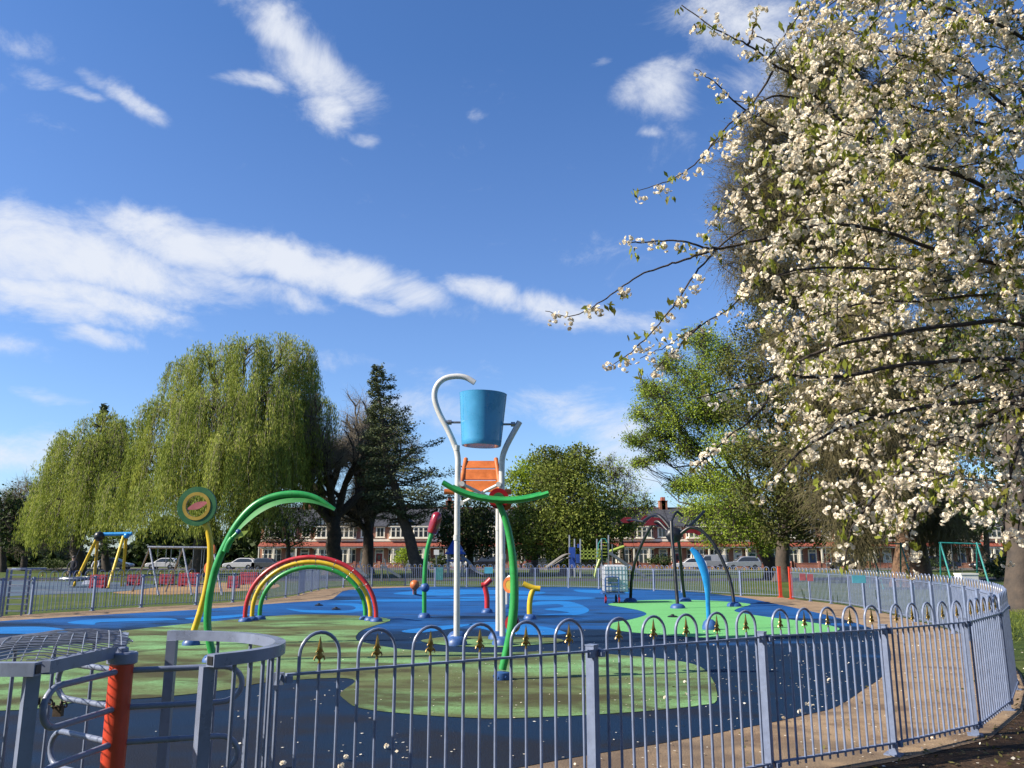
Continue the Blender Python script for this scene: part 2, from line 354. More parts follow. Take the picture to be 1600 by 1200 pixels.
# long bank falling gently to the right, scattered puffs above it, thin veils low down
for c in [(40, 385, 200, 66, -12, 1.2), (150, 420, 200, 54, -14, 1.15), (270, 395, 160, 50, -18, 1.2), (420, 412, 180, 50, -10, 1.2), (560, 430, 150, 52, -14, 1.2), (655, 455, 100, 46, -18, 1.15), (120, 470, 200, 26, -14, .95), (330, 450, 160, 28, -10, .95), (590, 470, 120, 22, -12, .85),
          (760, 455, 120, 34, -14, 1.0), (870, 475, 140, 34, -8, .92), (1000, 500, 130, 32, -6, .62), (460, 470, 70, 22, -16, .7), (60, 470, 160, 36, -22, .75), (200, 500, 160, 22, -18, .58), (250, 455, 200, 30, -8, .85),
          (140, 535, 85, 18, -10, .85), (60, 612, 85, 17, -10, .72), (10, 545, 60, 22, -8, .75), (30, 690, 140, 36, -4, .55), (180, 135, 90, 20, -38, .62), (225, 165, 75, 26, -42, .95), (150, 148, 55, 14, -18, .75),
          (440, 60, 110, 42, -38, .95), (500, 115, 100, 60, -30, .88), (510, 180, 55, 36, 30, .8), (400, 145, 70, 16, -12, .7), (560, 218, 35, 14, -10, .65),
          (1035, 145, 78, 56, -10, .86), (945, 92, 34, 15, 0, .6), (1030, 222, 26, 12, 0, .52), (1160, 35, 190, 62, -10, .80), (1290, 90, 150, 60, 20, .72), (750, 190, 24, 14, 0, .45), (880, 655, 360, 52, -3, .64), (700, 640, 180, 40, 0, .58), (1040, 730, 180, 70, 0, .66), (520, 560, 260, 26, -8, .5), (90, 700, 220, 40, -4, .62), (60, 60, 70, 30, -30, .48), (70, 110, 60, 20, -25, .58)]: cloud(*c)
fb = N(nt, 'ShaderNodeTexNoise', i_Scale=8.0, i_Detail=14.0, i_Roughness=.69, i_Distortion=.45)
mpn = N(nt, 'ShaderNodeMapping'); mpn.inputs['Scale'].default_value = (1, 1, 1.7); mpn.inputs['Rotation'].default_value = (0, R(18), 0); L(dirv, mpn.inputs[0]); L(mpn.outputs[0], fb.inputs['Vector'])
fm = N(nt, 'ShaderNodeMath', operation='MULTIPLY_ADD'); L(fb.outputs[0], fm.inputs[0]); fm.inputs[1].default_value = 2.3; fm.inputs[2].default_value = -1.16
sm = N(nt, 'ShaderNodeMath', operation='ADD'); L(acc, sm.inputs[0]); L(fm.outputs[0], sm.inputs[1])
dm = N(nt, 'ShaderNodeMapRange', interpolation_type='SMOOTHSTEP'); L(sm.outputs[0], dm.inputs[0])
dm.inputs[1].default_value = .16; dm.inputs[2].default_value = 1.22; dm.inputs[3].default_value = 0; dm.inputs[4].default_value = .92
mixc = N(nt, 'ShaderNodeMix', data_type='RGBA'); L(dm.outputs[0], mixc.inputs[0]); L(hm_.outputs[2], mixc.inputs[6]); mixc.inputs[7].default_value = (6.4, 6.7, 7.3, 1)
L(mixc.outputs[2], bg.inputs[0]); L(bg.outputs[0], out.inputs[0])
W.cycles.sampling_method = 'MANUAL'; W.cycles.sample_map_resolution = 1024
SC.view_settings.view_transform = 'Standard'; SC.view_settings.look = 'None'; SC.view_settings.exposure = 1.0; SC.view_settings.gamma = 1
# ------------------------------------------------------------------ ground materials
def groundmat(name, layers, rough=.85, bump=.3, bscale=30, spec=.12):
    """layers: first a colour, then (colour, noise scale xyz, detail, lo, hi, amount, ygrad) patches laid over it"""
    m, nt = newmat(name); L = nt.links.new
    out = N(nt, 'ShaderNodeOutputMaterial'); b = N(nt, 'ShaderNodeBsdfPrincipled'); b.inputs['Roughness'].default_value = rough; b.inputs['Specular IOR Level'].default_value = spec
    g = N(nt, 'ShaderNodeNewGeometry'); cur = None
    base = N(nt, 'ShaderNodeRGB'); GK = .74; base.outputs[0].default_value = c4([x*GK for x in layers[0]]); cur = base.outputs[0]
    sep = N(nt, 'ShaderNodeSeparateXYZ'); L(g.outputs['Position'], sep.inputs[0])
    for i, (col, sc, det, lo, hi, amt, yg) in enumerate(layers[1:]):
        mp = N(nt, 'ShaderNodeMapping'); mp.inputs['Scale'].default_value = sc; mp.inputs['Location'].default_value = (3.7*i, 1.3*i, 0); L(g.outputs['Position'], mp.inputs[0])
        n = N(nt, 'ShaderNodeTexNoise', i_Scale=1.0, i_Detail=det, i_Roughness=.62, i_Distortion=.4); L(mp.outputs[0], n.inputs['Vector'])
        f = n.outputs[0]
        if yg:      # dirt gets heavier towards the muddy end of the pad
            mr = N(nt, 'ShaderNodeMapRange'); L(sep.outputs[1], mr.inputs[0]); mr.inputs[1].default_value = yg[0]; mr.inputs[2].default_value = yg[1]; mr.inputs[3].default_value = yg[2]; mr.inputs[4].default_value = yg[3]
            ad = N(nt, 'ShaderNodeMath', operation='ADD'); L(f, ad.inputs[0]); L(mr.outputs[0], ad.inputs[1]); f = ad.outputs[0]
        r = N(nt, 'ShaderNodeMapRange', interpolation_type='SMOOTHSTEP'); L(f, r.inputs[0]); r.inputs[1].default_value = lo; r.inputs[2].default_value = hi; r.inputs[3].default_value = 0; r.inputs[4].default_value = amt
        mx = N(nt, 'ShaderNodeMix', data_type='RGBA'); L(r.outputs[0], mx.inputs[0]); L(cur, mx.inputs[6]); mx.inputs[7].default_value = c4([x*GK for x in col]); cur = mx.outputs[2]
    L(cur, b.inputs['Base Color'])
    bn = N(nt, 'ShaderNodeTexNoise', i_Scale=bscale, i_Detail=6.0); L(g.outputs['Position'], bn.inputs['Vector'])
    bp = N(nt, 'ShaderNodeBump', i_Strength=bump, i_Distance=.02); L(bn.outputs[0], bp.inputs['Height']); L(bp.outputs[0], b.inputs['Normal'])
    L(b.outputs[0], out.inputs[0]); return m
M['grass'] = groundmat('grass_ground', [(.075, .11, .025), ((.13, .15, .04), (.35, .35, 1), 5, .45, .65, .8, None), ((.045, .075, .018), (1.7, 1.7, 1), 6, .48, .62, .8, None), ((.16, .12, .07), (.12, .2, 1), 5, .58, .7, .7, None)], .95, .8, 25)
M['path'] = groundmat('path_tarmac', [(.38, .27, .17), ((.29, .205, .13), (.5, .9, 1), 6, .42, .62, .8, None), ((.15, .10, .07), (1.6, 1.9, 1), 7, .48, .68, .85, (5, 12, .08, 0)), ((.28, .20, .14), (45, 45, 1), 3, .5, .62, .6, None), ((.14, .11, .085), (.9, .9, 1), 6, .46, .62, .55, (5, 12, .12, -.12))], .9, .5, 60)
M['pad'] = groundmat('pad_blue_rubber', [(.016, .105, .325), ((.011, .068, .225), (.25, .5, 1), 6, .44, .62, .8, None), ((.05, .052, .055), (.35, .8, 1), 9, .50, .68, .72, (11, 32, .05, -.07)), ((.006, .020, .048), (.16, .3, 1), 7, .44, .62, .94, (10.5, 24, .34, -.07)), ((.020, .016, .014), (.6, 1.0, 1), 8, .48, .66, .62, (7, 14, .10, -.16)), ((.010, .035, .09), (40, 40, 1), 3, .5, .66, .3, (8, 20, 0, -.2))], .72, .45, 70)
M['lightblue'] = groundmat('pad_light_blue', [(.020, .20, .55), ((.016, .13, .39), (.5, 1.2, 1), 6, .45, .62, .6, None), ((.05, .07, .09), (.4, 1.2, 1), 8, .55, .7, .6, None)], .7, .4, 70)
M['padgreen'] = groundmat('pad_green_dirty', [(.22, .44, .19), ((.18, .31, .12), (.4, .8, 1), 6, .42, .62, .75, None), ((.13, .135, .06), (.30, .55, 1), 9, .40, .62, .9, (9, 22, .03, .02)), ((.060, .046, .026), (.55, 1.0, 1), 9, .47, .64, .85, (9, 20, .03, .0)), ((.08, .11, .03), (16, 24, 1), 5, .48, .62, .5, None)], .85, .5, 70)
M['padgreen2'] = groundmat('pad_green_clean', [(.17, .50, .18), ((.15, .41, .145), (.4, .8, 1), 5, .45, .65, .6, None), ((.10, .22, .08), (.7, 1.6, 1), 8, .60, .74, .6, None)], .8, .4, 70)
M['soil'] = groundmat('soil', [(.055, .035, .022), ((.10, .06, .035), (6, 6, 1), 7, .48, .62, .8, None), ((.20, .13, .08), (28, 28, 1), 4, .58, .66, .8, None), ((.02, .014, .01), (3, 3, 1), 6, .5, .65, .7, None)], .95, 1.0, 40)
M['asphalt'] = groundmat('asphalt', [(.055, .055, .058), ((.085, .082, .08), (.6, .9, 1), 6, .45, .6, .7, None)], .9, .3, 60)
M['pavement'] = groundmat('pavement', [(.28, .26, .24), ((.20, .19, .17), (.8, .8, 1), 6, .45, .6, .6, None)], .9, .3, 60)
M['playblue'] = groundmat('play_surface_blue_grey', [(.10, .145, .195), ((.065, .095, .14), (.3, .6, 1), 6, .45, .6, .8, None), ((.26, .22, .17), (.2, .5, 1), 6, .56, .68, .7, None)], .9, .3, 50)
M['sand'] = groundmat('play_surface_sand', [(.38, .24, .11), ((.27, .18, .10), (.4, .8, 1), 6, .45, .6, .8, None)], .95, .4, 50)
def sheet(name, pts, z, m, kind='structure'):
    """flat n-gon (triangulated) on the ground"""
    from mathutils.geometry import delaunay_2d_cdt
    n = len(pts); co_, _, fs, _, _, _ = delaunay_2d_cdt([Vector((p[0], p[1])) for p in pts], [(i, (i+1) % n) for i in range(n)], [], 1, 1e-5)
    me = bpy.data.meshes.new(name); me.from_pydata([(c.x, c.y, z) for c in co_], [], [tuple(f) if (co_[f[1]]-co_[f[0]]).cross(co_[f[2]]-co_[f[0]]) > 0 else tuple(f)[::-1] for f in fs]); me.update()
    o = finish(name, me, m, None, (0, 0, 0), False); o['kind'] = kind; return o
def pxsheet(name, px, z, m, smooth=4):
    P = [gnd(u, v, z) for u, v in px]
    if smooth:
        n = len(P); out = []
        for i in range(n):
            a, b, c, d = P[i-1], P[i], P[(i+1) % n], P[(i+2) % n]
            for j in range(smooth):
                t = j/smooth; out.append(.5*((2*b)+(c-a)*t+(2*a-5*b+4*c-d)*t*t+(3*b-a-3*c+d)*t**3))
        P = out
    return sheet(name, P, z, m)
sheet('ground', [(-2500, -300), (2500, -300), (2500, 3500), (-2500, 3500)], -.012, M['grass'])
# ------------------------------------------------------------------ fence line (plan)
near = [gnd(437, 1055, 1.0), gnd(930, 1017, 1.0), gnd(1195, 995, 1.0), gnd(1385, 983, 1.0), gnd(1511, 972, 1.0)]
near = [Vector((p.x, p.y, 0)) for p in near]
def plan(x, y, z):   # hand-measured plan point -> exact ground position for a feature at height z
    p = gnd(800+FPX*x/y, 870+(CAMZ-z)*FPX/y, z); return Vector((p.x, p.y, 0))
ringR = [near[-1], plan(5.35, 9.0, 1), plan(6.3, 10.5, 1), plan(7.25, 12.3, 1), plan(8.2, 14.5, 1), plan(9.05, 16.6, 0), plan(9.65, 18.8, 0), plan(10.4, 22.9, 0), plan(10.9, 27.0, 0), gnd(1237, 936)]
ringB = [gnd(1220, 933.5), Vector((9.4, 36, 0)), Vector((7.4, 39.6, 0)), Vector((4.6, 43.3, 0)), Vector((1.6, 45.2, 0)), Vector((-3, 46, 0)), gnd(620, 916), gnd(525, 918.5), gnd(480, 926), gnd(463, 931), gnd(418, 937), gnd(380, 939.5), gnd(332, 944), gnd(274, 946.5), gnd(204, 950), gnd(127, 955.6), gnd(47, 960)]
ringL = [gnd(-2, 964), Vector((-16.5, 21.6, 0)), Vector((-20, 19, 0)), Vector((-22, 15, 0)), Vector((-21, 11, 0)), Vector((-17, 8, 0)), Vector((-10, 5.6, 0)), Vector((-2.9, 4.1, 0))]
def resample(pts, step):
    S = spline(pts, 16); d = [0]
    for i in range(1, len(S)): d.append(d[-1]+(S[i]-S[i-1]).length)
    n = max(1, round(d[-1]/step)); out = []; j = 0
    for i in range(n+1):
        t = d[-1]*i/n
        while j < len(d)-2 and d[j+1] < t: j += 1
        f = (t-d[j])/max(1e-6, d[j+1]-d[j]); p = S[j].lerp(S[j+1], f); out.append(Vector((p.x, p.y, 0)))
    return out
postR = resample(ringR, 1.62); postB = resample(ringB, 1.85); postL = resample(ringL, 1.85)
# path inside (and just outside) the railing; the wet pad on top
outer = near+postR[1:]+postB+postL
cen = Vector((0, 22, 0)); grown = [p+(p-cen).normalized()*.12 for p in outer]
sheet('path', [(p.x, p.y) for p in grown], 0.0, M['path'])
pxsheet('splash_pad', [(-330, 1000), (-120, 982), (0, 970.6), (56, 967), (187, 959), (300, 953), (442, 942), (513, 937), (527, 930), (546, 921.6), (620, 918), (700, 916.5), (850, 917), (900, 917.5), (1050, 922.5), (1150, 932), (1200, 941), (1293, 961), (1360, 981), (1384, 997), (1392, 1029), (1379, 1056), (1349, 1077), (1307, 1104), (1261, 1116), (1208, 1128), (1040, 1160), (940, 1176), (875, 1187), (800, 1201), (650, 1230), (480, 1280), (200, 1320), (-100, 1330), (-500, 1250), (-700, 1130), (-500, 1040)], .004, M['pad'], 3)
pxsheet('green_surface', [(240, 980), (406, 964), (477, 960), (560, 962), (610, 967.5), (590, 976), (565, 985), (556, 995), (560, 1001), (575, 1005), (607, 1011), (650, 1016), (760, 1020), (880, 1017), (975, 1024), (1050, 1031), (1095, 1042), (1115, 1065), (1120, 1094), (1100, 1101), (1050, 1107), (950, 1115), (800, 1122), (725, 1121), (625, 1114), (562, 1106), (540, 1094), (532, 1082), (555, 1064), (525, 1059), (422, 1065), (357, 1077), (261, 1088), (203, 1092), (118, 1097), (77, 1105), (0, 1110), (-80, 1105), (-110, 1080), (-60, 1050), (60, 1015), (140, 994)], .010, M['padgreen'], 3)
pxsheet('green_surface', [(657, 1001), (700, 995), (775, 994.5), (857, 996), (880, 1002), (825, 1008), (770, 1011), (700, 1008)], .0145, M['padgreen'], 4)
pxsheet('green_surface', [(950, 944), (987, 939), (1050, 937), (1125, 939), (1165, 942.5), (1172, 945), (1152, 951), (1151, 956), (1200, 964), (1250, 970), (1300, 978), (1311, 984), (1280, 990), (1200, 996), (1100, 996), (1000, 989), (962, 984), (951, 977.5), (962, 972), (987, 967.5), (1010, 960), (1000, 954), (975, 949)], .010, M['padgreen2'], 4)
SW = [[(615, 928), (650, 923), (700, 921), (790, 922), (850, 925), (830, 929), (740, 928), (690, 931)], [(700, 934), (800, 931), (900, 932), (930, 935), (860, 938), (790, 936)], [(520, 939), (600, 936.5), (720, 936), (800, 937), (720, 939), (600, 940)],
      [(733, 976), (765, 972), (820, 975), (850, 979), (885, 989), (850, 992), (787, 990), (760, 984)], [(830, 946), (870, 944), (880, 948), (850, 952), (890, 957), (840, 961), (900, 961), (920, 952), (890, 940), (840, 940)],
      [(-60, 983), (0, 980), (60, 979), (94, 982), (109, 986), (94, 990), (0, 990), (-60, 991)], [(105, 973), (140, 968), (200, 966), (262, 966), (270, 969), (160, 972), (146, 976)], [(447, 951), (480, 953), (540, 954), (556, 950), (545, 946), (510, 944), (560, 943), (570, 951), (552, 957), (480, 957)],
      [(630, 985), (700, 977), (740, 975), (700, 983), (650, 989)], [(290, 966), (360, 961), (400, 959), (380, 963), (320, 968)], [(900, 921), (960, 923), (990, 926), (940, 927), (905, 925)]]
for s in SW: pxsheet('light_blue_swirl', s, .008, M['lightblue'], 5)
# ground beyond and beside the pad
pxsheet('play_surface', [(-160, 936), (43, 930), (170, 925), (215, 921), (245, 914), (150, 909), (-160, 908)], -.006, M['playblue'], 3)
pxsheet('sand_surface', [(175, 926), (240, 929), (330, 926), (430, 919), (420, 911), (300, 911), (222, 921)], -.002, M['sand'], 3)
sheet('soil', [(-1.0, 1.0), (-1.0, 4.3), (.6, 5.6), (2.0, 6.6), (3.6, 7.6), (4.6, 8.6), (5.8, 10.0), (6.6, 11.2), (7.6, 12.6), (10.5, 12.8), (13, 9), (12, 3), (5, 1)], -.004, M['soil'])
sheet('park_path', [(-90, 62), (-20, 58), (10, 57), (60, 64), (120, 74), (120, 80), (60, 71), (10, 64), (-20, 65), (-90, 70)], -.006, M['asphalt'])
sheet('road', [(-400, 105), (400, 105), (400, 113), (-400, 113)], -.006, M['asphalt'])
pv = MB(); pv.box((0, 114.6, .045), (800, 3.2, .115)); pv.build('pavement', M['pavement'])['kind'] = 'structure'
pv = MB(); pv.box((0, 103.9, .045), (800, 2.2, .115)); pv.build('pavement', M['pavement'])['kind'] = 'structure'
# ------------------------------------------------------------------ bow-top railing
def fin_x(L, n, i): return .1+(L-.2)/(3*n-1)*(3*i+1)
def panel_mesh(L, n, sides, seg):
    b = MB(); hw = (L-.2)/(3*n-1)
    for i in range(n):
        c = fin_x(L, n, i); rr = .0098
        arc = [(c-hw, 0, .06), (c-hw, 0, 1.06)]+[(c-hw*math.cos(PI*k/seg), 0, 1.085+hw*1.08*math.sin(PI*k/seg)) for k in range(seg+1)]+[(c+hw, 0, 1.06), (c+hw, 0, .06)]
        b.tube(arc, rr, sides, up=(0, 1, 0)); b.tube([(c, 0, .06), (c, 0, 1.045)], rr*.92, sides, up=(0, 1, 0))
    b.bar((.035, 0, 1.0), (L-.035, 0, 1.0), .034, .012); b.bar((.035, 0, .10), (L-.035, 0, .10), .034, .012)
    for x in (.045, L-.045): b.box((x, -.012, .978), (.034, .03, .034)); b.box((x, -.012, .08), (.034, .03, .034))
    return b
def finial(b, c, mi=0):
    x, z = c
    b.lathe([(.007, 0), (.011, .006), (.007, .018), (.006, .028), (.016, .036), (.021, .048), (.012, .066), (.018, .074), (.013, .092), (.006, .128), (.0008, .150)], (x, 0, z), 6, scale=(1, .5), mi=mi)
    for s in (-1, 1):
        b.tube([(x+s*.012, 0, z+.050), (x+s*.024, 0, z+.043), (x+s*.030, 0, z+.030), (x+s*.024, 0, z+.024)], [.006, .006, .004, .002], 5, mi=mi)
        b.tube([(x+s*.010, 0, z+.075), (x+s*.018, 0, z+.070), (x+s*.021, 0, z+.062)], [.005, .004, .002], 5, mi=mi)
def mesh_of(b, name, m, smooth=True):
    o = b.build(name, m, None, smooth=smooth); me = o.data; bpy.data.objects.remove(o); ORG.pop(name, None); return me
PL = 1.65
me_panel_near = mesh_of(panel_mesh(PL, 5, 8, 12), 'panel', M['fence']); me_panel_mid = mesh_of(panel_mesh(PL, 5, 5, 6), 'panel', M['fence'])
LP0 = (near[1]-near[0]).length; me_panel_six = mesh_of(panel_mesh(LP0, 6, 8, 12), 'panel', M['fence'])
fb_ = MB(); finial(fb_, (0, 1.035)); me_fin = mesh_of(fb_, 'finial', M['gold'])
fr_ = panel_mesh(PL, 5, 5, 6)
for i in range(5): finial(fr_, (fin_x(PL, 5, i), 1.035), 1)
me_panel_far = mesh_of(fr_, 'panel', [M['fence'], M['gold']])     # far off the spears are specks: part of the panel
pb = MB(); pb.box((0, 0, .515), (.062, .062, 1.03)); pb.box((0, 0, 1.034), (.068, .068, .008)); pb.box((-.05, -.02, .985), (.05, .02, .05)); pb.box((.05, -.02, .985), (.05, .02, .05)); pb.box((0, 0, .004), (.13, .13, .014))
me_post = mesh_of(pb, 'post', M['fence'], False)
def fence_run(root, pts, nears=0, six=False, endpost=True, startpost=True):
    o0 = ORG[root.name]
    for i in range(len(pts)-1):
        a, b = pts[i], pts[i+1]; d = b-a; ang = math.atan2(d.y, d.x); hi = i < nears
        me = me_panel_six if (six and i == 0) else (me_panel_near if i < 9 and hi else me_panel_mid if hi else me_panel_far); l0 = LP0 if (six and i == 0) else PL; n = 6 if (six and i == 0) else 5
        p = bpy.data.objects.new('panel', me); link(p, root); p.location = a-o0; p.rotation_euler.z = ang; p.scale.x = d.length/l0
        if hi:
            for k in range(n):
                f = bpy.data.objects.new('finial', me_fin); link(f, p); f.location.x = fin_x(l0, n, k)
    for i, a in enumerate(pts):
        if (i == 0 and not startpost) or (i == len(pts)-1 and not endpost): continue
        d = pts[min(i+1, len(pts)-1)]-pts[max(i-1, 0)]
        q = bpy.data.objects.new('post', me_post); link(q, root); q.location = a-o0+(Vector((d.y, -d.x, 0)).normalized()*-.034 if i < nears else Vector()); q.rotation_euler.z = math.atan2(d.y, d.x) if i >= nears else math.atan2(d.y, d.x)+.36
ptsF = near+postR[1:]
f1 = thing('bow_top_fence', 'blue grey bow-top railing with gold spear finials curving along the right from the turnstile gate', 'fence', near[0]); fence_run(f1, ptsF, 17, True, False, False)
f2 = thing('bow_top_fence', 'far bow-top railing along the back and left edge of the blue splash pad', 'fence', postB[0]); fence_run(f2, postB, 0, False, True, False)
f3 = thing('bow_top_fence', 'bow-top railing running off past the left edge beyond the small blue gate', 'fence', postL[0]); fence_run(f3, postL, 0)
for p, lab in ((postR[-1], 'red painted gate post, nearer of the pair in the right railing'), (postB[0], 'red painted gate post, farther of the pair in the right railing')):
    t = thing('gate_post', lab, 'post', p, 'red gate posts'); b = MB(); b.box(p+Vector((0, 0, .6)), (.11, .11, 1.2)); b.box(p+Vector((0, 0, 1.21)), (.125, .125, .02)); b.build('shaft', M['redpost'], t)
    b = MB(); b.box(p+Vector((0, 0, .01)), (.2, .2, .03)); b.build('base_plate', M['redpost'], t)
# small signs hung on the railing
def plate(name, lab, u0, v0, u1, v1, Y, m, cat='sign', group=None):
    a, c = at(u0, v0, Y), at(u1, v1, Y); b = MB(); b.box((a+c)/2, (abs(c.x-a.x), .015, abs(a.z-c.z))); o = b.build(name, m, None, ((a+c)/2)); return tag(o, lab, cat, group)
plate('fence_sign', 'small pink plate on the right railing, left of two', 1249, 896, 1259, 907, 29.2, M['pink'], group='pink plates on the railing')
plate('fence_sign', 'small pink plate on the right railing, right of two', 1261, 897, 1271, 908, 28.8, M['pink'], group='pink plates on the railing')
plate('fence_sign', 'pale teal notice plate on the right railing below hanging blossom', 1331, 899, 1353, 911, 25.0, M['tealsign'])
s_ = plate('fence_sign', 'light blue notice board with dark top band on the back railing', 757, 886, 770, 896, 44.7, M['tealsign'])
# ------------------------------------------------------------------ turnstile gate in the left foreground
gc = plan(-1.75, 3.72, 1.2)
GX = lambda x, y: tuple(plan(x, y, 1.2))[:2]
tg = thing('turnstile_gate', 'blue grey kissing turnstile with curved cages and a red centre post', 'gate', gc)
def cage(pts, bars, posts, name='cage'):
    P = spline([Vector((*GX(x, y), 1.175)) for x, y in pts], 8); b = MB(); b.tube(P, .0355, 4, up=(0, 0, 1)); o = b.build(name, M['gate'], tg)
    P0 = [p-Vector((0, 0, 1.075)) for p in P]; b = MB(); b.tube(P0, .02, 4, up=(0, 0, 1)); b.build('bottom_rail', M['gate'], o)
    n = len(P)-1; bb = MB()
    for t in bars:
        i = t*n; j = min(int(i), n-1); p = P[j].lerp(P[j+1], i-j); bb.tube([(p.x, p.y, .09), (p.x, p.y, 1.155)], .0095, 8)
    bb.build('bars', M['gate'], o, smooth=True)
    for (x, y, rz) in posts:
        x, y = GX(x, y)
        b = MB(); b.box((x, y, .575), (.05, .05, 1.15), rz); b.box((x, y, .006), (.14, .14, .012), rz); b.build('post', M['gate'], tg)
    for e, d in ((0, P[0]-P[1]), (-1, P[-1]-P[-2])):       # black plate painting a shaded hollow onto the closed tube end
        d = d.normalized(); c = P[e]+d*.001; b = MB(); b.bar(c-d*.004, c+d*.002, .034, .034, up=(0, 0, 1)); b.build('tube_end', M['black'], o)
    return o
cage([(-1.86, 4.49), (-1.66, 4.45), (-1.44, 4.37), (-1.25, 4.2), (-1.12, 3.98), (-1.075, 3.76), (-1.12, 3.56), (-1.235, 3.385)], [.20, .34, .46, .57, .66, .74, .80, .86, .92], [(-1.83, 4.46, .1), (-1.255, 3.41, .7)])
cage([(-1.795, 3.13), (-2.0, 3.14), (-2.25, 3.24), (-2.43, 3.46), (-2.5, 3.76), (-2.44, 4.05), (-2.28, 4.27), (-2.05, 4.39)], [.12, .22, .32, .42, .52, .62, .72, .82, .92], [(-1.825, 3.15, .75), (-2.07, 4.36, .3)])
b = MB(); b.bar((*GX(-1.795, 3.17), 1.175), (gc.x-.035, gc.y-.05, 1.175), .05, .05); b.build('support_arm', M['gate'], tg)
b = MB(); b.bar((*GX(-2.05, 4.36), 1.175), (gc.x-.04, gc.y+.05, 1.175), .05, .05); b.build('support_arm', M['gate'], tg)
b = MB(); b.box((*GX(-2.17, 3.42), .575), (.045, .045, 1.12), .3); b.build('post', M['gate'], tg)
b = MB(); b.tube([gc, gc+Vector((0, 0, 1.125))], .052, 24); rp = b.build('centre_post', M['redpost'], tg, smooth=True)
b = MB(); b.lathe([(.058, 1.12), (.066, 1.125), (.066, 1.165), (.06, 1.172), (.022, 1.172), (.024, 1.176), (.024, 1.19), (.018, 1.194), (.0, 1.194)], gc, 24); b.build('cap', M['gate'], rp, smooth=True)
for a in (20, -96, 146):
    d = Vector((math.cos(R(a)), math.sin(R(a)), 0)); b = MB()
    for z1, z0 in ((1.09, .93), (.78, .62), (.47, .31)):
        pts = [gc+d*.04+Vector((0, 0, z1)), gc+d*.44+Vector((0, 0, z1))]
        zc = (z1+z0)/2; rr = (z1-z0)/2
        pts += [gc+d*(.44+rr*1.15*math.sin(PI*k/10))+Vector((0, 0, zc+rr*math.cos(PI*k/10))) for k in range(1, 10)]
        pts += [gc+d*.44+Vector((0, 0, z0)), gc+d*.04+Vector((0, 0, z0))]; b.tube(pts, .0135, 10)
    b.build('turnstile_arm', M['gate'], rp, smooth=True)
# woven wire lid over the left cage
lid = [GX(*q) for q in ((-1.80, 3.16), (-2.0, 3.17), (-2.25, 3.27), (-2.41, 3.48), (-2.47, 3.76), (-2.42, 4.03), (-2.27, 4.24), (-2.06, 4.36), (-1.78, 3.88), (-1.74, 3.70))]
def clip_line(poly, ax, val):
    xs = []; n = len(poly)
    for i in range(n):
        p, q = poly[i], poly[(i+1) % n]
        if (p[ax]-val)*(q[ax]-val) < 0: t = (val-p[ax])/(q[ax]-p[ax]); xs.append(p[1-ax]+(q[1-ax]-p[1-ax])*t)
    return sorted(xs)
b = MB()
ca, sa = math.cos(.45), math.sin(.45); rot = [(x*ca+y*sa, -x*sa+y*ca) for x, y in lid]
for ax in (0, 1):
    vals = [p[ax] for p in rot]; v = min(vals)+.03
    while v < max(vals):
        xs = clip_line(rot, ax, v)
        for k in range(0, len(xs)-1, 2):
            pts = []
            for i in range(9):
                q = [0, 0]; q[ax] = v; q[1-ax] = xs[k]+(xs[k+1]-xs[k])*i/8
                x, y = q[0]*ca-q[1]*sa, q[0]*sa+q[1]*ca; bulge = .035*math.sin(PI*i/8)*min(1, (xs[k+1]-xs[k])/.5)
                pts.append((x, y, 1.203+bulge+rnd.uniform(-.003, .003)))
            b.tube(pts, .0026, 5)
        v += .052
b.build('mesh_lid', M['wire'], tg, smooth=True)
b = MB(); pp = gc+Vector((-.13, -.5, 1.06))
for k in range(9):
    c = Vector((*GX(-1.83+.008*k, 3.20+.012*k), 1.035-.003*k+.012*math.sin(k*1.9))); b.ring(c, .011, .0035, (1, .3, 0) if k % 2 else (.2, 1, .3), 10, 5)
b.box((*GX(-1.78, 3.28), .995), (.035, .022, .04)); b.build('chain', M['chain'], tg, smooth=True)
b = MB(); b.bar((*GX(-1.085, 3.83), 1.0), near[0]+Vector((0, 0, 1.0)), .02, .02); b.box(near[0]+Vector((.0, -.01, .985)), (.05, .03, .06)); b.build('fence_bracket', M['gate'], tg)
# small blue gate cage at far left
p0 = gnd(20, 962); kg = thing('kissing_gate', 'small pale blue gate cage in the left railing at the frame edge', 'gate', p0)
for u, v in ((3, 963), (10, 960), (33, 962), (40, 960)):
    q = gnd(u, v); b = MB(); b.box(q+Vector((0, 0, .63)), (.05, .05, 1.26), .3); b.build('post', M['gate'], kg)
a_, b_ = gnd(5, 962), gnd(38, 962)
bb = MB()
for z in (.12, .3, .46, .62, .8, .95, 1.1, 1.25): bb.bar(a_+Vector((0, .1, z)), b_+Vector((0, .1, z)), .03, .03)
bb.build('gate_bars', M['gate'], kg)
bb = MB(); bb.ring((a_+b_)/2+Vector((0, .5, 1.27)), .42, .03, (0, 0, 1), 20, 4); bb.build('top_rail', M['gate'], kg)
# ------------------------------------------------------------------ splash-pad equipment
def foot_dome(b, p, r=.17, h=.11):
    b.lathe([(r, 0), (r*.98, h*.35), (r*.75, h*.8), (r*.45, h), (0.0, h*1.02)], p, 18)
    for k in range(5): a = 2*PI*k/5+.3; b.ball(Vector(p)+Vector((math.cos(a)*r*.78, math.sin(a)*r*.78, h*.62)), .018, 6)
def stem(px, Y, k=6): return spline([at(u, v, Y) for u, v in px], k)
def drop(p, u, v, Y):  return Vector((p.x, p.y, 0))
def feet(root, u, v, Y, r=.17, h=.11):
    p = at(u, v, Y); p.z = 0; b = MB(); foot_dome(b, (p.x, p.y, .004), r, h); return b.build('foot', M['foot'], root, smooth=True)
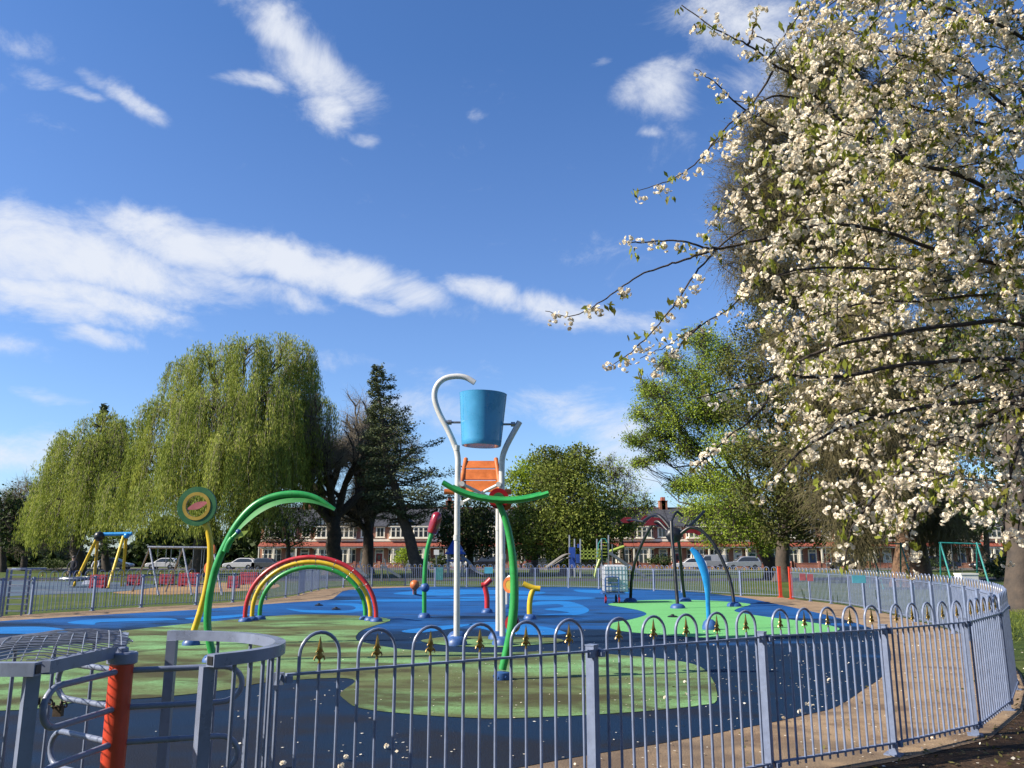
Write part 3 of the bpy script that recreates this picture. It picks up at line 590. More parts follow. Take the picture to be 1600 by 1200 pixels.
# --- bucket tower
YF, YB = 15.9, 17.0
bt = thing('tipping_bucket_tower', 'tall white pole tower holding up the big blue tipping bucket', 'water tower', gnd(746, 998))
b = MB(); b.tube([at(713.5, 1001, YF)]+stem([(714, 900), (714.5, 800), (715.5, 740), (715, 712), (709, 692), (698, 668), (686, 645), (679, 622), (682, 604), (694, 592), (712, 588), (728, 590), (742, 598)], YF), .056, 16); b.build('hooked_pole', M['white'], bt, smooth=True)
b = MB(); b.tube([at(785.5, 1001, YF)]+stem([(785, 900), (784.5, 800), (784, 740), (785, 716), (790, 700), (799, 682), (812, 659)], YF), .056, 16); b.build('bent_pole', M['white'], bt, smooth=True)
for u, tp in ((714.5, 745), (778.5, 745)):
    b = MB(); p = at(u, 991, YB); b.tube([p, at(u, 900, YB), at(u, tp, YB)], .052, 14)
    if u > 750: b.tube([at(u, 822, YB), at(u, 829, YB)], .058, 14)
    b.build('back_pole', M['white'], bt, smooth=True)
for u, Y in ((713.5, YF), (785.5, YF), (714.5, YB), (778.5, YB)): feet(bt, u, 1000, Y, .2, .16)
pv_ = at(752, 661, YF); bk = MB(); hb = .04
tl = at(752, 616, YF); bl = at(752, 697, YF); Rt, Rb = 37.5*mpp(YF), 31*mpp(YF); H = (tl.z-bl.z)
prof = [(0, 0), (Rb*.97, 0), (Rb, .015), (Rb+(Rt-Rb)*.1, H*.1), (Rt, H-.02), (Rt+.006, H), (Rt-.03, H), (Rt-.035, H-.03), (Rb-.03, .05), (0, .05)]
ax = Vector((.03, .0, 1)).normalized()
bk.lathe(prof, bl, 48, ax); bo = bk.build('bucket', M['bucket'], bt, smooth=True)
for s, (u, v) in ((-1, (693, 660)), (1, (811, 663))):
    e = at(u, v, YF); i = Vector((pv_.x+s*Rb*1.02, pv_.y, e.z)); b = MB(); b.tube([e, i], .022, 10)
    for f in (.12, .28, .40): c = e.lerp(i, f); b.tube([c-Vector((.02, 0, 0)), c+Vector((.02, 0, 0))], .048, 10)
    b.build('pivot', M['steel'], bt, smooth=True)
ob = MB()
rows = [(726, 777, 720, 731, .0), (723, 779, 733, 749, .17), (720, 781, 751, 768, .34)]
for (ul, ur, v0, v1, dy) in rows:
    Y0 = YB-.15-dy; ob.prism([at(ul, v0, Y0), at(ur, v0, Y0), at(ur+2, v1, Y0-.16), at(ul-2, v1, Y0-.16)], (0, .03, -.012))
o_ = ob.build('splash_board', M['orange'], bt)
for (ua, va, uc, vc) in ((728, 717, 717, 774), (775, 717, 783, 774)):
    b = MB(); b.tube([at(ua, va, YB-.1), at(uc, vc, YB-.75)], .045, 12); b.build('side_rail', M['orange'], bt, smooth=True)
for u0 in (702, 791): b = MB(); b.tube([at(u0-8, 768, YB-.75), at(u0+8, 769, YB-.75)], .055, 12); b.build('spray_pipe', M['orange'], bt, smooth=True)
for (ua, va, uc, vc) in ((722, 756, 776, 783), (779, 757, 721, 786)):
    b = MB(); b.tube([at(ua, va, YF-.02), at(uc, vc, YF+.3)], .03, 10); 
    for q in (at(ua, va, YF-.04), at(uc, vc, YF+.26)): b.tube([q, q+Vector((0, -.05, 0))], .05, 12)
    b.build('cross_brace', M['white'], bt, smooth=True)
# --- green flower stem with the curved trough
Yg = 11.5; fl = thing('spray_stem', 'tall curved green stem carrying a wide curved green trough near the fence', 'water jet', gnd(785, 1052))
b = MB(); s_ = stem([(785, 1046), (793, 1012), (800, 975), (803.5, 935), (803, 895), (799, 855), (792, 820), (783, 795), (776, 782)], Yg); n = len(s_)
b.tube(s_, [.062-.018*abs(2*i/n-.6) for i in range(n)], 18); b.build('stem', M['green'], fl, smooth=True)
b = MB(); s_ = stem([(692, 754), (715, 767), (740, 776), (765, 781), (790, 782.5), (815, 781), (840, 776), (857, 771)], Yg-.05)
b.tube(s_, .052, 14, sq=(1.5, .75), up=(0, 0, 1)); b.tube([p+Vector((0, .03, .03)) for p in s_[4:-4]], .03, 8); b.build('trough', M['green'], fl, smooth=True)
def disc(c, r, w, ax, m, name, par, a0=0, a1=2*PI, rin=0.0):
    b = MB(); b.ring(c, (r+rin)/2, (r-rin)/2*1.41, ax, 30, 4, sq=(1, w/((r-rin)*1.0)), a0=a0, a1=a1)
    return b.build(name, m, par, smooth=False)
c = at(779, 779, Yg+.08); r_ = 16*mpp(Yg); dp = disc(c, r_, .05, (0, 1, 0), M['maroon'], 'petal_ring', fl, rin=r_*.55)
b = MB(); b.tube([c-Vector((0, .03, 0)), c+Vector((0, .03, 0))], r_*.57, 24); b.build('petal_centre', M['dkgreen'], dp, smooth=True)
c = at(788, 786, Yg+.16); disc(c, 12*mpp(Yg), .04, (0, 1, .0), M['orange'], 'back_petal', fl, rin=.0)
for (u, v, m1, m2, ru) in ((797, 914, 'orange', 'mustard', 12), (801, 975, 'maroon', 'dkgreen', 13)):
    c = at(u, v, Yg+.11); r_ = ru*mpp(Yg); axs = Vector((.75, 1, .05)); d_ = disc(c, r_, .04, axs, M[m1], 'leaf_disc', fl, rin=r_*.6); b = MB(); an = axs.normalized(); b.tube([c-an*.016, c+an*.016], r_*.62, 20); b.build('disc_centre', M[m2], d_, smooth=True)
b = MB(); p = gnd(785, 1053); b.lathe([(.105, 0), (.11, .02), (.105, .09), (.06, .10), (.05, .102)], (p.x, Yg, .01), 20)
for k in range(6): a = 2*PI*k/6; b.tube([Vector((p.x+.106*math.cos(a), Yg+.106*math.sin(a), .05)), Vector((p.x+.118*math.cos(a), Yg+.118*math.sin(a), .05))], .014, 8)
b.build('foot', M['foot'], fl, smooth=True)
# --- bulrush
Yr = 22.9; br = thing('bulrush_jet', 'slim green stem topped by a dark red bulrush with a blue ball', 'water jet', gnd(663, 960))
b = MB(); b.tube(stem([(663, 958), (663, 925), (664, 890), (667, 862), (671, 845), (675, 832)], Yr), .06, 12); b.build('stem', M['green'], br, smooth=True)
a_, c_ = at(674.5, 834, Yr), at(685, 800, Yr); d_ = (c_-a_); Lh = d_.length
b = MB(); b.lathe([(.03, 0), (.13, .02), (.145, .08), (.15, Lh*.5), (.145, Lh*.8), (.11, Lh*.93), (.05, Lh*.99), (0, Lh)], a_, 20, d_); bo = b.build('bulrush_head', M['maroon'], br, smooth=True)
b = MB(); b.tube([c_, c_+d_.normalized()*.09], .02, 8); b.build('tip', M['steel'], bo)
b = MB(); b.ball(at(664, 918, Yr), .125, 18); b.build('ball', M['foot'], br, smooth=True); feet(br, 663, 960, Yr, .17, .13)
# --- orange ball jet
Yo = 35; ob_ = thing('ball_jet', 'small orange ball on a short post at the back of the pad', 'water jet', gnd(648, 928))
b = MB(); b.tube([gnd(648, 928.5), at(648, 920, Yo)], .085, 12); b.build('post', M['orange'], ob_, smooth=True); b = MB(); b.ball(at(648, 914, Yo), .2, 18); b.build('ball', M['orange'], ob_, smooth=True)
# --- T jets
def tjet(lab, m, foot, stem_px, bar_px, Y, r=.075):
    t = thing('tee_jet', lab, 'water jet', gnd(*foot)); b = MB(); b.tube(stem(stem_px, Y), r, 12); b.build('stem', m, t, smooth=True)
    b = MB(); b.tube(stem(bar_px, Y), r*1.05, 12); b.build('crossbar', m, t, smooth=True); feet(t, foot[0], foot[1], Y, .17, .13)
tjet('small red jet with a tilted crossbar between the white poles', M['red'], (761, 953), [(761, 951), (761, 935), (759.5, 925), (757, 916)], [(752, 914.5), (757, 914), (762, 910), (767, 905)], 24.9)
tjet('small yellow jet with a crossbar sloping right', M['yellow'], (828, 962), [(827.5, 960), (827.5, 945), (829.5, 931), (834, 919)], [(817.5, 912), (826, 916), (835, 919), (844, 920)], 22.4, .07)
tjet('small white jet half hidden behind the tall green stem', M['white'], (792, 946.5), [(792, 944), (792, 925), (791, 915), (792, 908)], [(789, 910), (793, 906), (798, 901)], 26.9)
# --- rainbow
Yw = 21.5; rb = thing('rainbow_arch', 'set of three arched pipes, red over yellow over green', 'water arch', gnd(487, 966))
for m, ul, vl, ur, vr, cx, hw, top in (('red', 383, 966, 588, 967, 485.5, 102.5, 870.5), ('yellow', 394, 964, 579, 964.5, 486.5, 92.5, 878), ('green', 406, 962, 571, 962, 488.5, 82.5, 886)):
    Yk = Yw+{'red': 0, 'yellow': .35, 'green': .7}[m]; b = MB(); vb = (vl+vr)/2-2
    pts = [at(cx-hw*math.cos(PI*k/40), vb-(vb-top)*math.sin(PI*k/40)**.92, Yk) for k in range(41)]
    pts[0].z = pts[-1].z = .02; b.tube(pts, .056, 14); b.build('arch', M[m], rb, smooth=True)
    b = MB(); cc = at(cx, vb, Yk)
    for k in range(5, 37, 4):
        q = pts[k]; d = (cc-q).normalized(); b.tube([q+d*.045, q+d*.085], .016, 8); b.ring(q, .0565, .003, (pts[k+1]-pts[k-1]), 14, 5)
    b.build('nozzles', M['steel'], rb, smooth=True)
    for q in (pts[0], pts[-1]): b = MB(); foot_dome(b, (q.x, q.y, .012), .16, .1); b.build('foot', M['foot'], rb, smooth=True)
# --- green cane
Yc = 13.4; cn = thing('cane_jet', 'tall green cane arching over to the right with a small leaf', 'water jet', gnd(331, 1024))
s_ = stem([(332, 1022), (327, 1000), (324, 970), (327, 932), (337, 888), (353, 850), (373, 816), (398, 790), (428, 776), (463, 772), (494, 778), (523, 796)], Yc); n = len(s_)
b = MB(); b.tube(s_, [.058 if i < n-14 else .058-.03*(i-n+14)/14 for i in range(n)], 18); b.build('stem', M['green'], cn, smooth=True)
up_ = stem([(355, 848), (378, 816), (404, 793), (432, 781), (463, 777.5), (492, 782), (523, 796)], Yc-.03); n = len(up_)
lw_ = stem([(355, 851), (380, 823), (407, 801.5), (434, 789), (463, 785), (492, 787), (522, 797.5)], Yc-.12)
b = MB(); vs = list(up_)+list(lw_)+[p+Vector((0, .05, .012)) for p in up_]+[p+Vector((0, .05, .012)) for p in lw_]; fs = []
for i in range(n-1): fs += [(i, i+1, n+i+1, n+i), (2*n+i, 3*n+i, 3*n+i+1, 2*n+i+1), (i, 2*n+i, 2*n+i+1, i+1), (n+i, n+i+1, 3*n+i+1, 3*n+i)]
b.add(vs, fs); b.build('trough_blade', M['ingreen'], cn, smooth=True)
b = MB(); b.tube(stem([(352, 862), (358, 848), (364, 840), (372, 832)], Yc-.1), [.05]*12+[.035]*7, 10); b.build('side_shoot', M['green'], cn, smooth=True)
b = MB(); b.ball(at(372.5, 831, Yc-.1), .045, 12); b.build('nozzle', M['foot'], cn, smooth=True)
def leafblade(px0, px1, w, Y, m, par, name='leaf', t=.02, nrm=(0, 1, 0)):
    a, c = at(*px0, Y), at(*px1, Y); d = c-a; u = d.normalized(); n_ = Vector(nrm); s = u.cross(n_).normalized(); pts = []
    K = 10
    for k in range(K+1): pts.append(a+d*(k/K)+s*(w/2*math.sin(PI*k/K)))
    for k in range(K-1, 0, -1): pts.append(a+d*(k/K)-s*(w/2*math.sin(PI*k/K)))
    b = MB(); b.prism(pts, n_*t); return b.build(name, m, par)
leafblade((364, 842), (388, 829), .085, Yc-.12, M['limeleaf'], cn); feet(cn, 332, 1024, Yc, .15, .12)
# --- yellow flower
Yy = 15.9; yf = thing('flower_jet', 'curved yellow stem with a green and yellow ring flower on top', 'water jet', gnd(299, 1000))
b = MB(); s_ = stem([(299, 998), (305, 980), (315, 948), (323, 915), (328, 880), (328.5, 850), (324, 826), (315, 806)], Yy); b.tube(s_, .058, 14); b.build('stem', M['yellow'], yf, smooth=True)
c = at(308, 791, Yy-.06); k_ = mpp(Yy); rg = disc(c, 30*k_, .06, (0, 1, 0), M['dkgreen'], 'ring', yf, rin=21*k_); disc(c+Vector((0, -.012, 0)), 21.5*k_, .06, (0, 1, 0), M['mustard'], 'inner_ring', rg, rin=16.5*k_)
leafblade((291, 796), (326, 784), .13, Yy-.09, M['pink'], yf, 'petal_blade')
for u, v, rr in ((331, 859, 6.5), (327, 888, 8)):
    c = at(u, v, Yy+.12); r_ = rr*1.25*k_; d_ = disc(c, r_, .03, (.5, 1, 0), M['orange'], 'leaf_disc', yf, rin=r_*.65); b = MB(); an = Vector((.5, 1, 0)).normalized(); b.tube([c-an*.012, c+an*.012], r_*.66, 18); b.build('disc_centre', M['mustard'], d_, smooth=True)
feet(yf, 299, 1000, Yy, .16, .13)
# --- blue stem on the right green island
Yb = 19.2; bs = thing('blue_jet', 'bright blue blade-like jet bending left on the green island', 'water jet', gnd(1109, 979))
s_ = stem([(1108, 977), (1106.5, 950), (1105, 920), (1101.5, 897), (1095, 878), (1088, 866), (1080, 857)], Yb); n = len(s_)
b = MB(); b.tube(s_, [.05+.045*math.sin(PI*min(1, max(0, (i/n-.25)/.7))) for i in range(n)], 14, sq=(1, .6), up=(0, 1, 0)); b.build('stem', M['skyblue'], bs, smooth=True); feet(bs, 1109, 979, Yb, .17, .22)
# --- little jets set in the rubber
for u, v, lab in ((498, 946, 'small dark ground nozzle on the light blue swirl under the rainbow'), (525, 952, 'tiny dark ground nozzle just right of the larger one under the rainbow'), (1051, 964, 'dark ground nozzle on the clean green island')):
    p = gnd(u, v, .012); b = MB(); b.lathe([(.14, 0), (.14, .015), (.10, .035), (.05, .04), (.045, .07), (0, .075)], p, 14); o = b.build('ground_nozzle', M['black'], None, p, True); tag(o, lab, 'nozzle')
for s_u, s_v, Yq, m in ((713.5, 840, YF, 'white'), (785.5, 870, YF, 'white'), (713.5, 700, YF, 'white')):
    b = MB(); p = at(s_u, s_v, Yq); b.tube([p-Vector((0, 0, .05)), p+Vector((0, 0, .05))], .0605, 16); b.build('sleeve', M[m], bt, smooth=True)
# --- spider shower
Ys = 29; sp = thing('spider_shower', 'large black spider-shaped shower with arched legs and dark red shades', 'water shower', gnd(1060, 942))
def leg(px, Ya, Yz, r=.058):
    P = []; n = len(px)
    for i, (u, v) in enumerate(px): P.append(at(u, v, Ya+(Yz-Ya)*i/(n-1)))
    P = spline(P, 6); P[0].z = .01; b = MB(); b.tube(P, r, 10); o = b.build('leg', M['black'], sp, smooth=True); b = MB(); foot_dome(b, (P[0].x, P[0].y, .008), .24, .14); b.build('foot', M['foot'], o, smooth=True)
leg([(985, 937), (987, 905), (993, 875), (1005, 845), (1018, 822), (1028, 815), (1040, 826), (1052, 838)], 30.8, 29)
leg([(1059, 946.5), (1056, 910), (1053, 870), (1050, 840), (1049, 815)], 27, 27.6)
leg([(1070, 936.5), (1066, 905), (1063, 870), (1060, 842)], 31, 30)
leg([(1147, 944), (1142, 912), (1131, 880), (1115, 850), (1098, 831), (1080, 824), (1066, 832), (1057, 841)], 28, 29)
leg([(1049, 815), (1053, 812)], 27.6, 27.8) if False else None
def arm(px, Ya, Yz, r=.045):
    P = spline([at(u, v, Ya+(Yz-Ya)*i/(len(px)-1)) for i, (u, v) in enumerate(px)], 6); b = MB(); b.tube(P, r, 8); b.build('arm', M['black'], sp, smooth=True)
arm([(1056, 840), (1045, 822), (1030, 806), (1018, 806), (1006, 814)], 29, 30.5, .06); arm([(1046, 822), (1052, 808), (1058, 800), (1066, 806)], 29, 29.5); arm([(1058, 841), (1074, 825), (1088, 812), (1100, 799)], 29, 31, .055)
b = MB(); c = at(1053, 836, 29); b.lathe([(0, -.28), (.16, -.22), (.26, -.02), (.22, .16), (.1, .26), (0, .28)], c, 16, scale=(1.2, .9)); b.build('body', M['black'], sp, smooth=True)
for px, Y in (([(1005, 822), (1018, 808), (1030, 809), (1042, 820), (1051, 837), (1040, 829), (1027, 820), (1016, 821)], 29.6), ([(1064, 834), (1072, 826), (1083, 823), (1096, 831), (1093, 837), (1084, 833), (1074, 833)], 28.9), ([(969, 813), (976, 808), (985, 808), (992, 814), (983, 817), (974, 817)], 31.5), ([(1001, 812), (1007, 805), (1013, 806), (1016, 813), (1009, 816)], 31)):
    b = MB(); b.prism([at(u, v, Y) for u, v in px], (0, .04, 0)); b.build('shade', M['web'], sp)
arm([(1006, 815), (996, 813), (988, 812), (980, 813)], 30.6, 31.5, .035)
# --- water tank on a trolley
Yt = 29.9; tk = thing('water_tank', 'white plastic water tank in a wire cage standing on a trolley', 'tank', gnd(962, 939))
k_ = mpp(Yt); L0 = at(944, 928, Yt); w_, d_ = 36*k_, .95
b = MB(); c0 = Vector((at(963, 900, Yt).x, Yt+.5, .83)); b.box(c0, (w_-.03, d_+.03, .88)); b.lathe([(.2, 0), (.2, .05), (.12, .06)], c0+Vector((0, 0, .43)), 16); b.box(c0+Vector((0, 0, .46)), (w_*.8, d_*.8, .05)); o = b.build('tank', M['plastic'], tk)
bv = o.modifiers.new('bevel', 'BEVEL'); bv.width = .05; bv.segments = 3
b = MB()
for fx in [i/7 for i in range(8)]:
    x = c0.x-w_/2+w_*fx
    for y in (Yt, Yt+1.0): b.tube([(x, y, .38), (x, y, 1.30)], .007, 4)
for fy in [i/7 for i in range(8)]:
    for x in (c0.x-w_/2, c0.x+w_/2): b.tube([(x, Yt+fy, .38), (x, Yt+fy, 1.30)], .007, 4)
for z in (.42, .6, .8, 1.0, 1.15, 1.29):
    q = [(c0.x-w_/2, Yt, z), (c0.x+w_/2, Yt, z), (c0.x+w_/2, Yt+1, z), (c0.x-w_/2, Yt+1, z)]
    for i in range(4): b.tube([q[i], q[(i+1) % 4]], .007, 4)
b.build('wire_cage', M['wire'], tk)
b = MB(); x0, x1 = at(946, 920, Yt-.05).x, at(967, 920, Yt-.05).x
hp = spline([Vector((x0, Yt-.08, .36)), Vector((x0, Yt-.08, .82)), Vector((x0+.06, Yt-.08, .90)), Vector((x1-.06, Yt-.08, .90)), Vector((x1, Yt-.08, .82)), Vector((x1, Yt-.08, .36))], 4); b.tube(hp, .02, 6)
for z in (.45, .58, .7): b.tube([(x0, Yt-.08, z), (x1, Yt-.08, z)], .016, 6)
b.box((c0.x-.1, Yt+.45, .34), (w_*.95, 1.1, .06)); b.build('trolley_frame', M['foot'], tk, smooth=False)
b = MB(); b.box((x0+.25, Yt+.0-.03, .78), (.32, .02, .26)); b.build('label_plate', M['steel'], tk)
for x, y in ((x0, Yt), (x1, Yt), (x0+.1, Yt+.85), (x1, Yt+.85)):
    b = MB(); b.tube([(x-.03, y, .11), (x+.03, y, .11)], .11, 14); b.bar((x, y, .12), (x, y, .32), .05, .03); b.build('castor', M['maroon'] if y < Yt+.1 else M['tyre'], tk, smooth=True)
# ------------------------------------------------------------------ playground beyond the railing
def legs4(t, m, a, b_, r, name='leg'):
    for p, q in zip(a, b_): k = MB(); k.tube([p, q], r, 10); k.build(name, m, t, smooth=True)
Ya = 46; ns = thing('nest_swing', 'yellow-legged swing frame with blue top bar and black joint', 'swing', gnd(160, 914))
b = MB(); b.tube([at(150, 835, Ya), at(206, 834, Ya)], .10, 12); b.build('top_bar', M['skyblue'], ns, smooth=True)
for (u0, v0, u1, v1, Yk) in ((153, 838, 117, 897, 47), (153, 838, 149, 893, 50), (193, 838, 169, 917, 44), (197, 838, 191, 913, 47)):
    b = MB(); e = at(u1, v1, Yk); e.z = 0; b.tube([at(u0, v0, Ya), e], .085, 10); b.build('leg', M['yellow'], ns, smooth=True)
b = MB(); b.ball(at(155, 838, Ya-.1), .27, 12); b.build('joint', M['black'], ns, smooth=True); b = MB(); b.ball(at(198, 837, Ya-.05), .16, 12); b.build('joint', M['skyblue'], ns, smooth=True)
c = at(118, 911, Ya); c.z = .45; b = MB(); b.ring(c, .75, .09, (0, 0, 1), 20, 6); b.lathe([(.7, 0), (.4, -.12), (0, -.16)], c, 16)
b.build('nest_seat', M['wire'], ns, smooth=True); b = MB(); tb = at(172, 835, Ya)
for s in (-1, 1): b.tube([c+Vector((s*.5, 0, 0)), Vector((tb.x-.8+s*.5, Ya, tb.z))], .018, 5); b.tube([c+Vector((s*.2, .6*s, 0)), Vector((tb.x-.8+s*.5, Ya, tb.z))], .018, 5)
b.build('ropes', M['black'], ns)
Yg2 = 38; gs = thing('swing_frame', 'long grey steel swing frame left of the yellow flower jet', 'swing', gnd(270, 925))
b = MB(); b.tube([at(231, 855, Yg2), at(334, 856, Yg2)], .06, 8); b.build('top_bar', M['steel'], gs, smooth=True)
for u in (234, 286, 333):
    for du, v, Yk in ((-27, 922, 40), (14, 927, 36.2)):
        b = MB(); e = at(u+du, v, Yk); e.z = 0; b.tube([at(u, 856, Yg2), e], .042, 8); b.build('leg', M['steel'], gs, smooth=True)
for u in (249, 270, 305, 322):
    c = at(u, 913, Yg2); b = MB(); b.box(c, (.42, .18, .05)); sx = b.build('seat', M['black'], gs); b = MB()
    for s in (-1, 1): b.tube([c+Vector((s*.19, 0, 0)), Vector((c.x+s*.19, Yg2, at(u, 856, Yg2).z))], .012, 4)
    b.build('chains', M['steel'], sx)
for i, (u0, u1, v0, v1) in enumerate(((143, 165, 898, 915), (201, 221, 898, 911), (251, 272, 897, 911), (281, 311, 895, 912), (357, 374, 900, 915), (376, 403, 894, 910))):
    Yk = 1.6*FPX/(v1+1.5-870); a, c = at(u0, v0, Yk), at(u1, v1, Yk)
    t = thing('barrier', ['red plastic barrier directly behind the yellow swing legs', 'short red barrier right of the yellow swing legs', 'red barrier seen through the grey swing legs', 'wide bright red barrier behind the yellow flower stem', 'dull red barrier left of the rainbow arches', 'bright red barrier touching the rainbow left side'][i], 'barrier', ((a.x+c.x)/2, Yk, 0), 'red barriers in the playground')
    xm, w = (a.x+c.x)/2, c.x-a.x; h = a.z; b = MB(); b.box((xm, Yk, h*.53), (w, .3, h*.94), taper=.97); b.box((xm, Yk-.02, h*.75), (w*.8, .3, h*.12)); b.box((xm, Yk-.02, h*.4), (w*.8, .3, h*.12)); b.build('panel', M['barrier'], t)
    b = MB(); b.box((xm-w*.35, Yk, .05), (w*.15, .55, .1)); b.box((xm+w*.35, Yk, .05), (w*.15, .55, .1)); b.build('feet', M['barrier'], t)
# climbing tower right of the trees
Yk = 66; ct = thing('climbing_tower', 'blue and yellow climbing tower with two pale slides under the big tree', 'climbing frame', (at(905, 885, Yk).x, Yk, 0))
def B(par, name, m, pts, r): b = MB(); b.tube([at(u, v, Yk+dy) if v < 899.5 else Vector((at(u, v, Yk+dy).x, Yk+dy, 0)) for u, v, dy in pts], r, 8); return b.build(name, m, par, smooth=True)
for u, v, dy in ((890, 836, 0), (898, 842, 1.2), (907, 842, 0), (933, 842, 1), (940, 842, 0), (951, 836, .5)): B(ct, 'post', M['wire'], [(u, v, dy), (u, 900, dy)], .07)
def PB(par, name, m, u0, v0, u1, v1, dy=-.1, t=.12): a, c = at(u0, v0, Yk+dy), at(u1, v1, Yk+dy); b = MB(); b.box((a+c)/2, (abs(c.x-a.x), t, abs(a.z-c.z))); return b.build(name, m, par)
PB(ct, 'blue_panel', M['blueplastic'], 889, 855, 899, 887); PB(ct, 'blue_panel', M['blueplastic'], 900, 866, 906, 880, .6); PB(ct, 'blue_panel', M['blueplastic'], 902, 850, 908, 856, 1.0)
for v0, v1 in ((860, 862), (865, 867), (871, 873.5)): PB(ct, 'yellow_rail', M['limeleaf'], 908, v0, 939, v1)
for u in (911, 917, 923, 929, 935): PB(ct, 'yellow_bar', M['limeleaf'], u, 857, u+2, 874)
B(ct, 'yellow_leg', M['limeleaf'], [(937, 874, -.2), (932, 888, -.4), (929, 900, -.4)], .1); B(ct, 'ramp_rail', M['limeleaf'], [(952, 862, 0), (975, 854, 0)], .12)
B(ct, 'climbing_hoop', M['teal'], [(934, 880, .2), (935, 850, .2), (940, 842, .2), (946, 842, .2), (950, 850, .2), (951, 880, .2)], .05)
b = MB()
for v in range(848, 890, 5): b.tube([at(936, v, Yk+.2), at(950, v, Yk+.2)], .03, 5)
b.build('net', M['limeleaf'], ct)
for dv in (0, 6):
    b = MB(); P = spline([at(890, 866+dv, Yk-.4-dv*.1), at(882, 867+dv, Yk-.6), at(868, 876+dv, Yk-1.6), at(853, 887+dv*.5, Yk-2.6)], 5); b.tube(P, .17, 8, sq=(1, .35), up=(0, 0, 1)); b.build('slide', M['pavement'], ct, smooth=True)
Yk = 52; gsl = thing('slide', 'straight grey metal slide behind the white water tank', 'slide', (at(985, 905, Yk).x, Yk, 0))
b = MB(); b.bar(at(953, 866, Yk), at(1008, 903, Yk), .5, .06); b.bar(at(953, 864, Yk-.28), at(1008, 901, Yk-.28), .05, .16); b.bar(at(953, 864, Yk+.28), at(1008, 901, Yk+.28), .05, .16); b.build('chute', M['steel'], gsl)
b = MB(); 
for u in (951, 957): p = at(u, 866, Yk); b.tube([(p.x, Yk, 0), p+Vector((0, 0, .6))], .04, 6)
b.build('ladder', M['steel'], gsl)
Yk = 70; bw = thing('play_tower', 'small play tower with blue pointed roof and grey curved slide', 'climbing frame', (at(712, 890, Yk).x, Yk, 0))
for u, dy in ((700, 0), (724, 0), (702, 1.4), (722, 1.4)): b = MB(); p = at(u, 860, Yk+dy); b.tube([(p.x, Yk+dy, 0), p], .06, 8); b.build('post', M['wire'], bw)
c = at(712, 876, Yk+.7); b = MB(); b.box(c, (1.5, 1.5, .1)); b.build('deck', M['blueplastic'], bw); b = MB(); w = .85; e = at(712, 866, Yk+.7); ap = at(711, 838, Yk+.7)
b.add([e+Vector((-w, -w, 0)), e+Vector((w, -w, 0)), e+Vector((w, w, 0)), e+Vector((-w, w, 0)), ap], [(0, 1, 4), (1, 2, 4), (2, 3, 4), (3, 0, 4), (3, 2, 1, 0)]); b.build('roof', M['blueplastic'], bw)
b = MB(); b.tube(spline([at(722, 870, Yk-.2), at(732, 878, Yk-.8), at(742, 891, Yk-1.6), at(756, 898, Yk-2.2)], 5), .2, 8, sq=(1, .4), up=(0, 0, 1)); b.build('slide', M['steel'], bw, smooth=True)
for i, (ua, va, ub, vb, Yk) in enumerate(((597, 885, 626, 905, 56), (558, 889, 574, 902, 55))):
    t = thing('slide', ['long dark-sided metal slide between the tree trunks', 'short pale metal slide behind the rainbow right foot'][i], 'slide', (at(ua, 900, Yk).x, Yk, 0)); b = MB(); a, c = at(ua, va, Yk), at(ub, vb, Yk); c.z = max(c.z, .25)
    b.bar(a, c, .45, .05); b.bar(a+Vector((0, -.24, .06)), c+Vector((0, -.24, .06)), .05, .16); b.build('chute', M['steel'], t); b = MB(); b.tube([(a.x, Yk, 0), a], .05, 6); b.tube([(a.x+.5, Yk+.2, 0), a+Vector((.1, .2, .5))], .04, 6); b.build('ladder', M['steel'], t)
Yk = 60; t = thing('park_sign', 'small white square sign on a post left of the blue roofed tower', 'sign', gnd(682, 902)); b = MB(); b.tube([(at(682, 880, Yk).x, Yk, 0), at(682, 858, Yk)], .04, 6); b.build('post', M['steel'], t); a, c = at(678, 859, Yk-.05), at(686, 867, Yk-.05); b = MB(); b.box((a+c)/2, (c.x-a.x, .03, a.z-c.z)); b.build('board', M['whitepaint'], t)
Yk = 58; p = gnd(690, 906); t = thing('litter_bin', 'dark wheeled bin standing behind the back railing', 'bin', (p.x, Yk, 0)); b = MB(); b.box((p.x, Yk, .5), (.55, .6, .9), taper=1.1); b.build('body', M['teal'], t); b = MB(); b.box((p.x, Yk, .99), (.64, .7, .08)); b.build('lid', M['black'], t)
# teal swing frames on the right
for i, (ul, ur, Yk) in enumerate(((1359, 1407, 44), (1469, 1526, 41))):
    t = thing('swing_frame', ['teal swing frame left of the broad shaggy trunk', 'teal swing frame right of the broad shaggy trunk'][i], 'swing', (at((ul+ur)/2, 900, Yk).x, Yk, 0), 'teal swing frames')
    b = MB(); b.tube([at(ul-2, 848, Yk), at(ur+6, 850, Yk)], .038, 8); b.build('top_bar', M['teal'], t, smooth=True)
    for u in (ul, ur):
        for du, dy in ((16, -1.3), (-5, 1.3)):
            b = MB(); e = at(u+du+4, 900, Yk+dy); e.z = 0; b.tube([at(u, 848, Yk), e], .04, 8); b.build('leg', M['teal'], t, smooth=True)
    b = MB(); c = at((ul+ur)/2, 897, Yk); b.box((c.x, Yk, .5), (.45, .2, .05)); s2 = b.build('seat', M['black'], t); b = MB()
    for s in (-1, 1): b.tube([(c.x+s*.2, Yk, .5), (c.x+s*.2, Yk, at(ul, 849, Yk).z)], .012, 4)
    b.build('chains', M['steel'], s2)
p = at(1510, 902, 38); t = thing('storage_box', 'white rectangular box standing beside the right teal swing', 'box', (p.x, 38, 0)); b = MB(); b.box((p.x, 38, .42), (.75, .6, .8)); b.build('body', M['whitepaint'], t); b = MB(); b.box((p.x, 38, .85), (.8, .65, .07)); b.build('lid', M['whitepaint'], t)
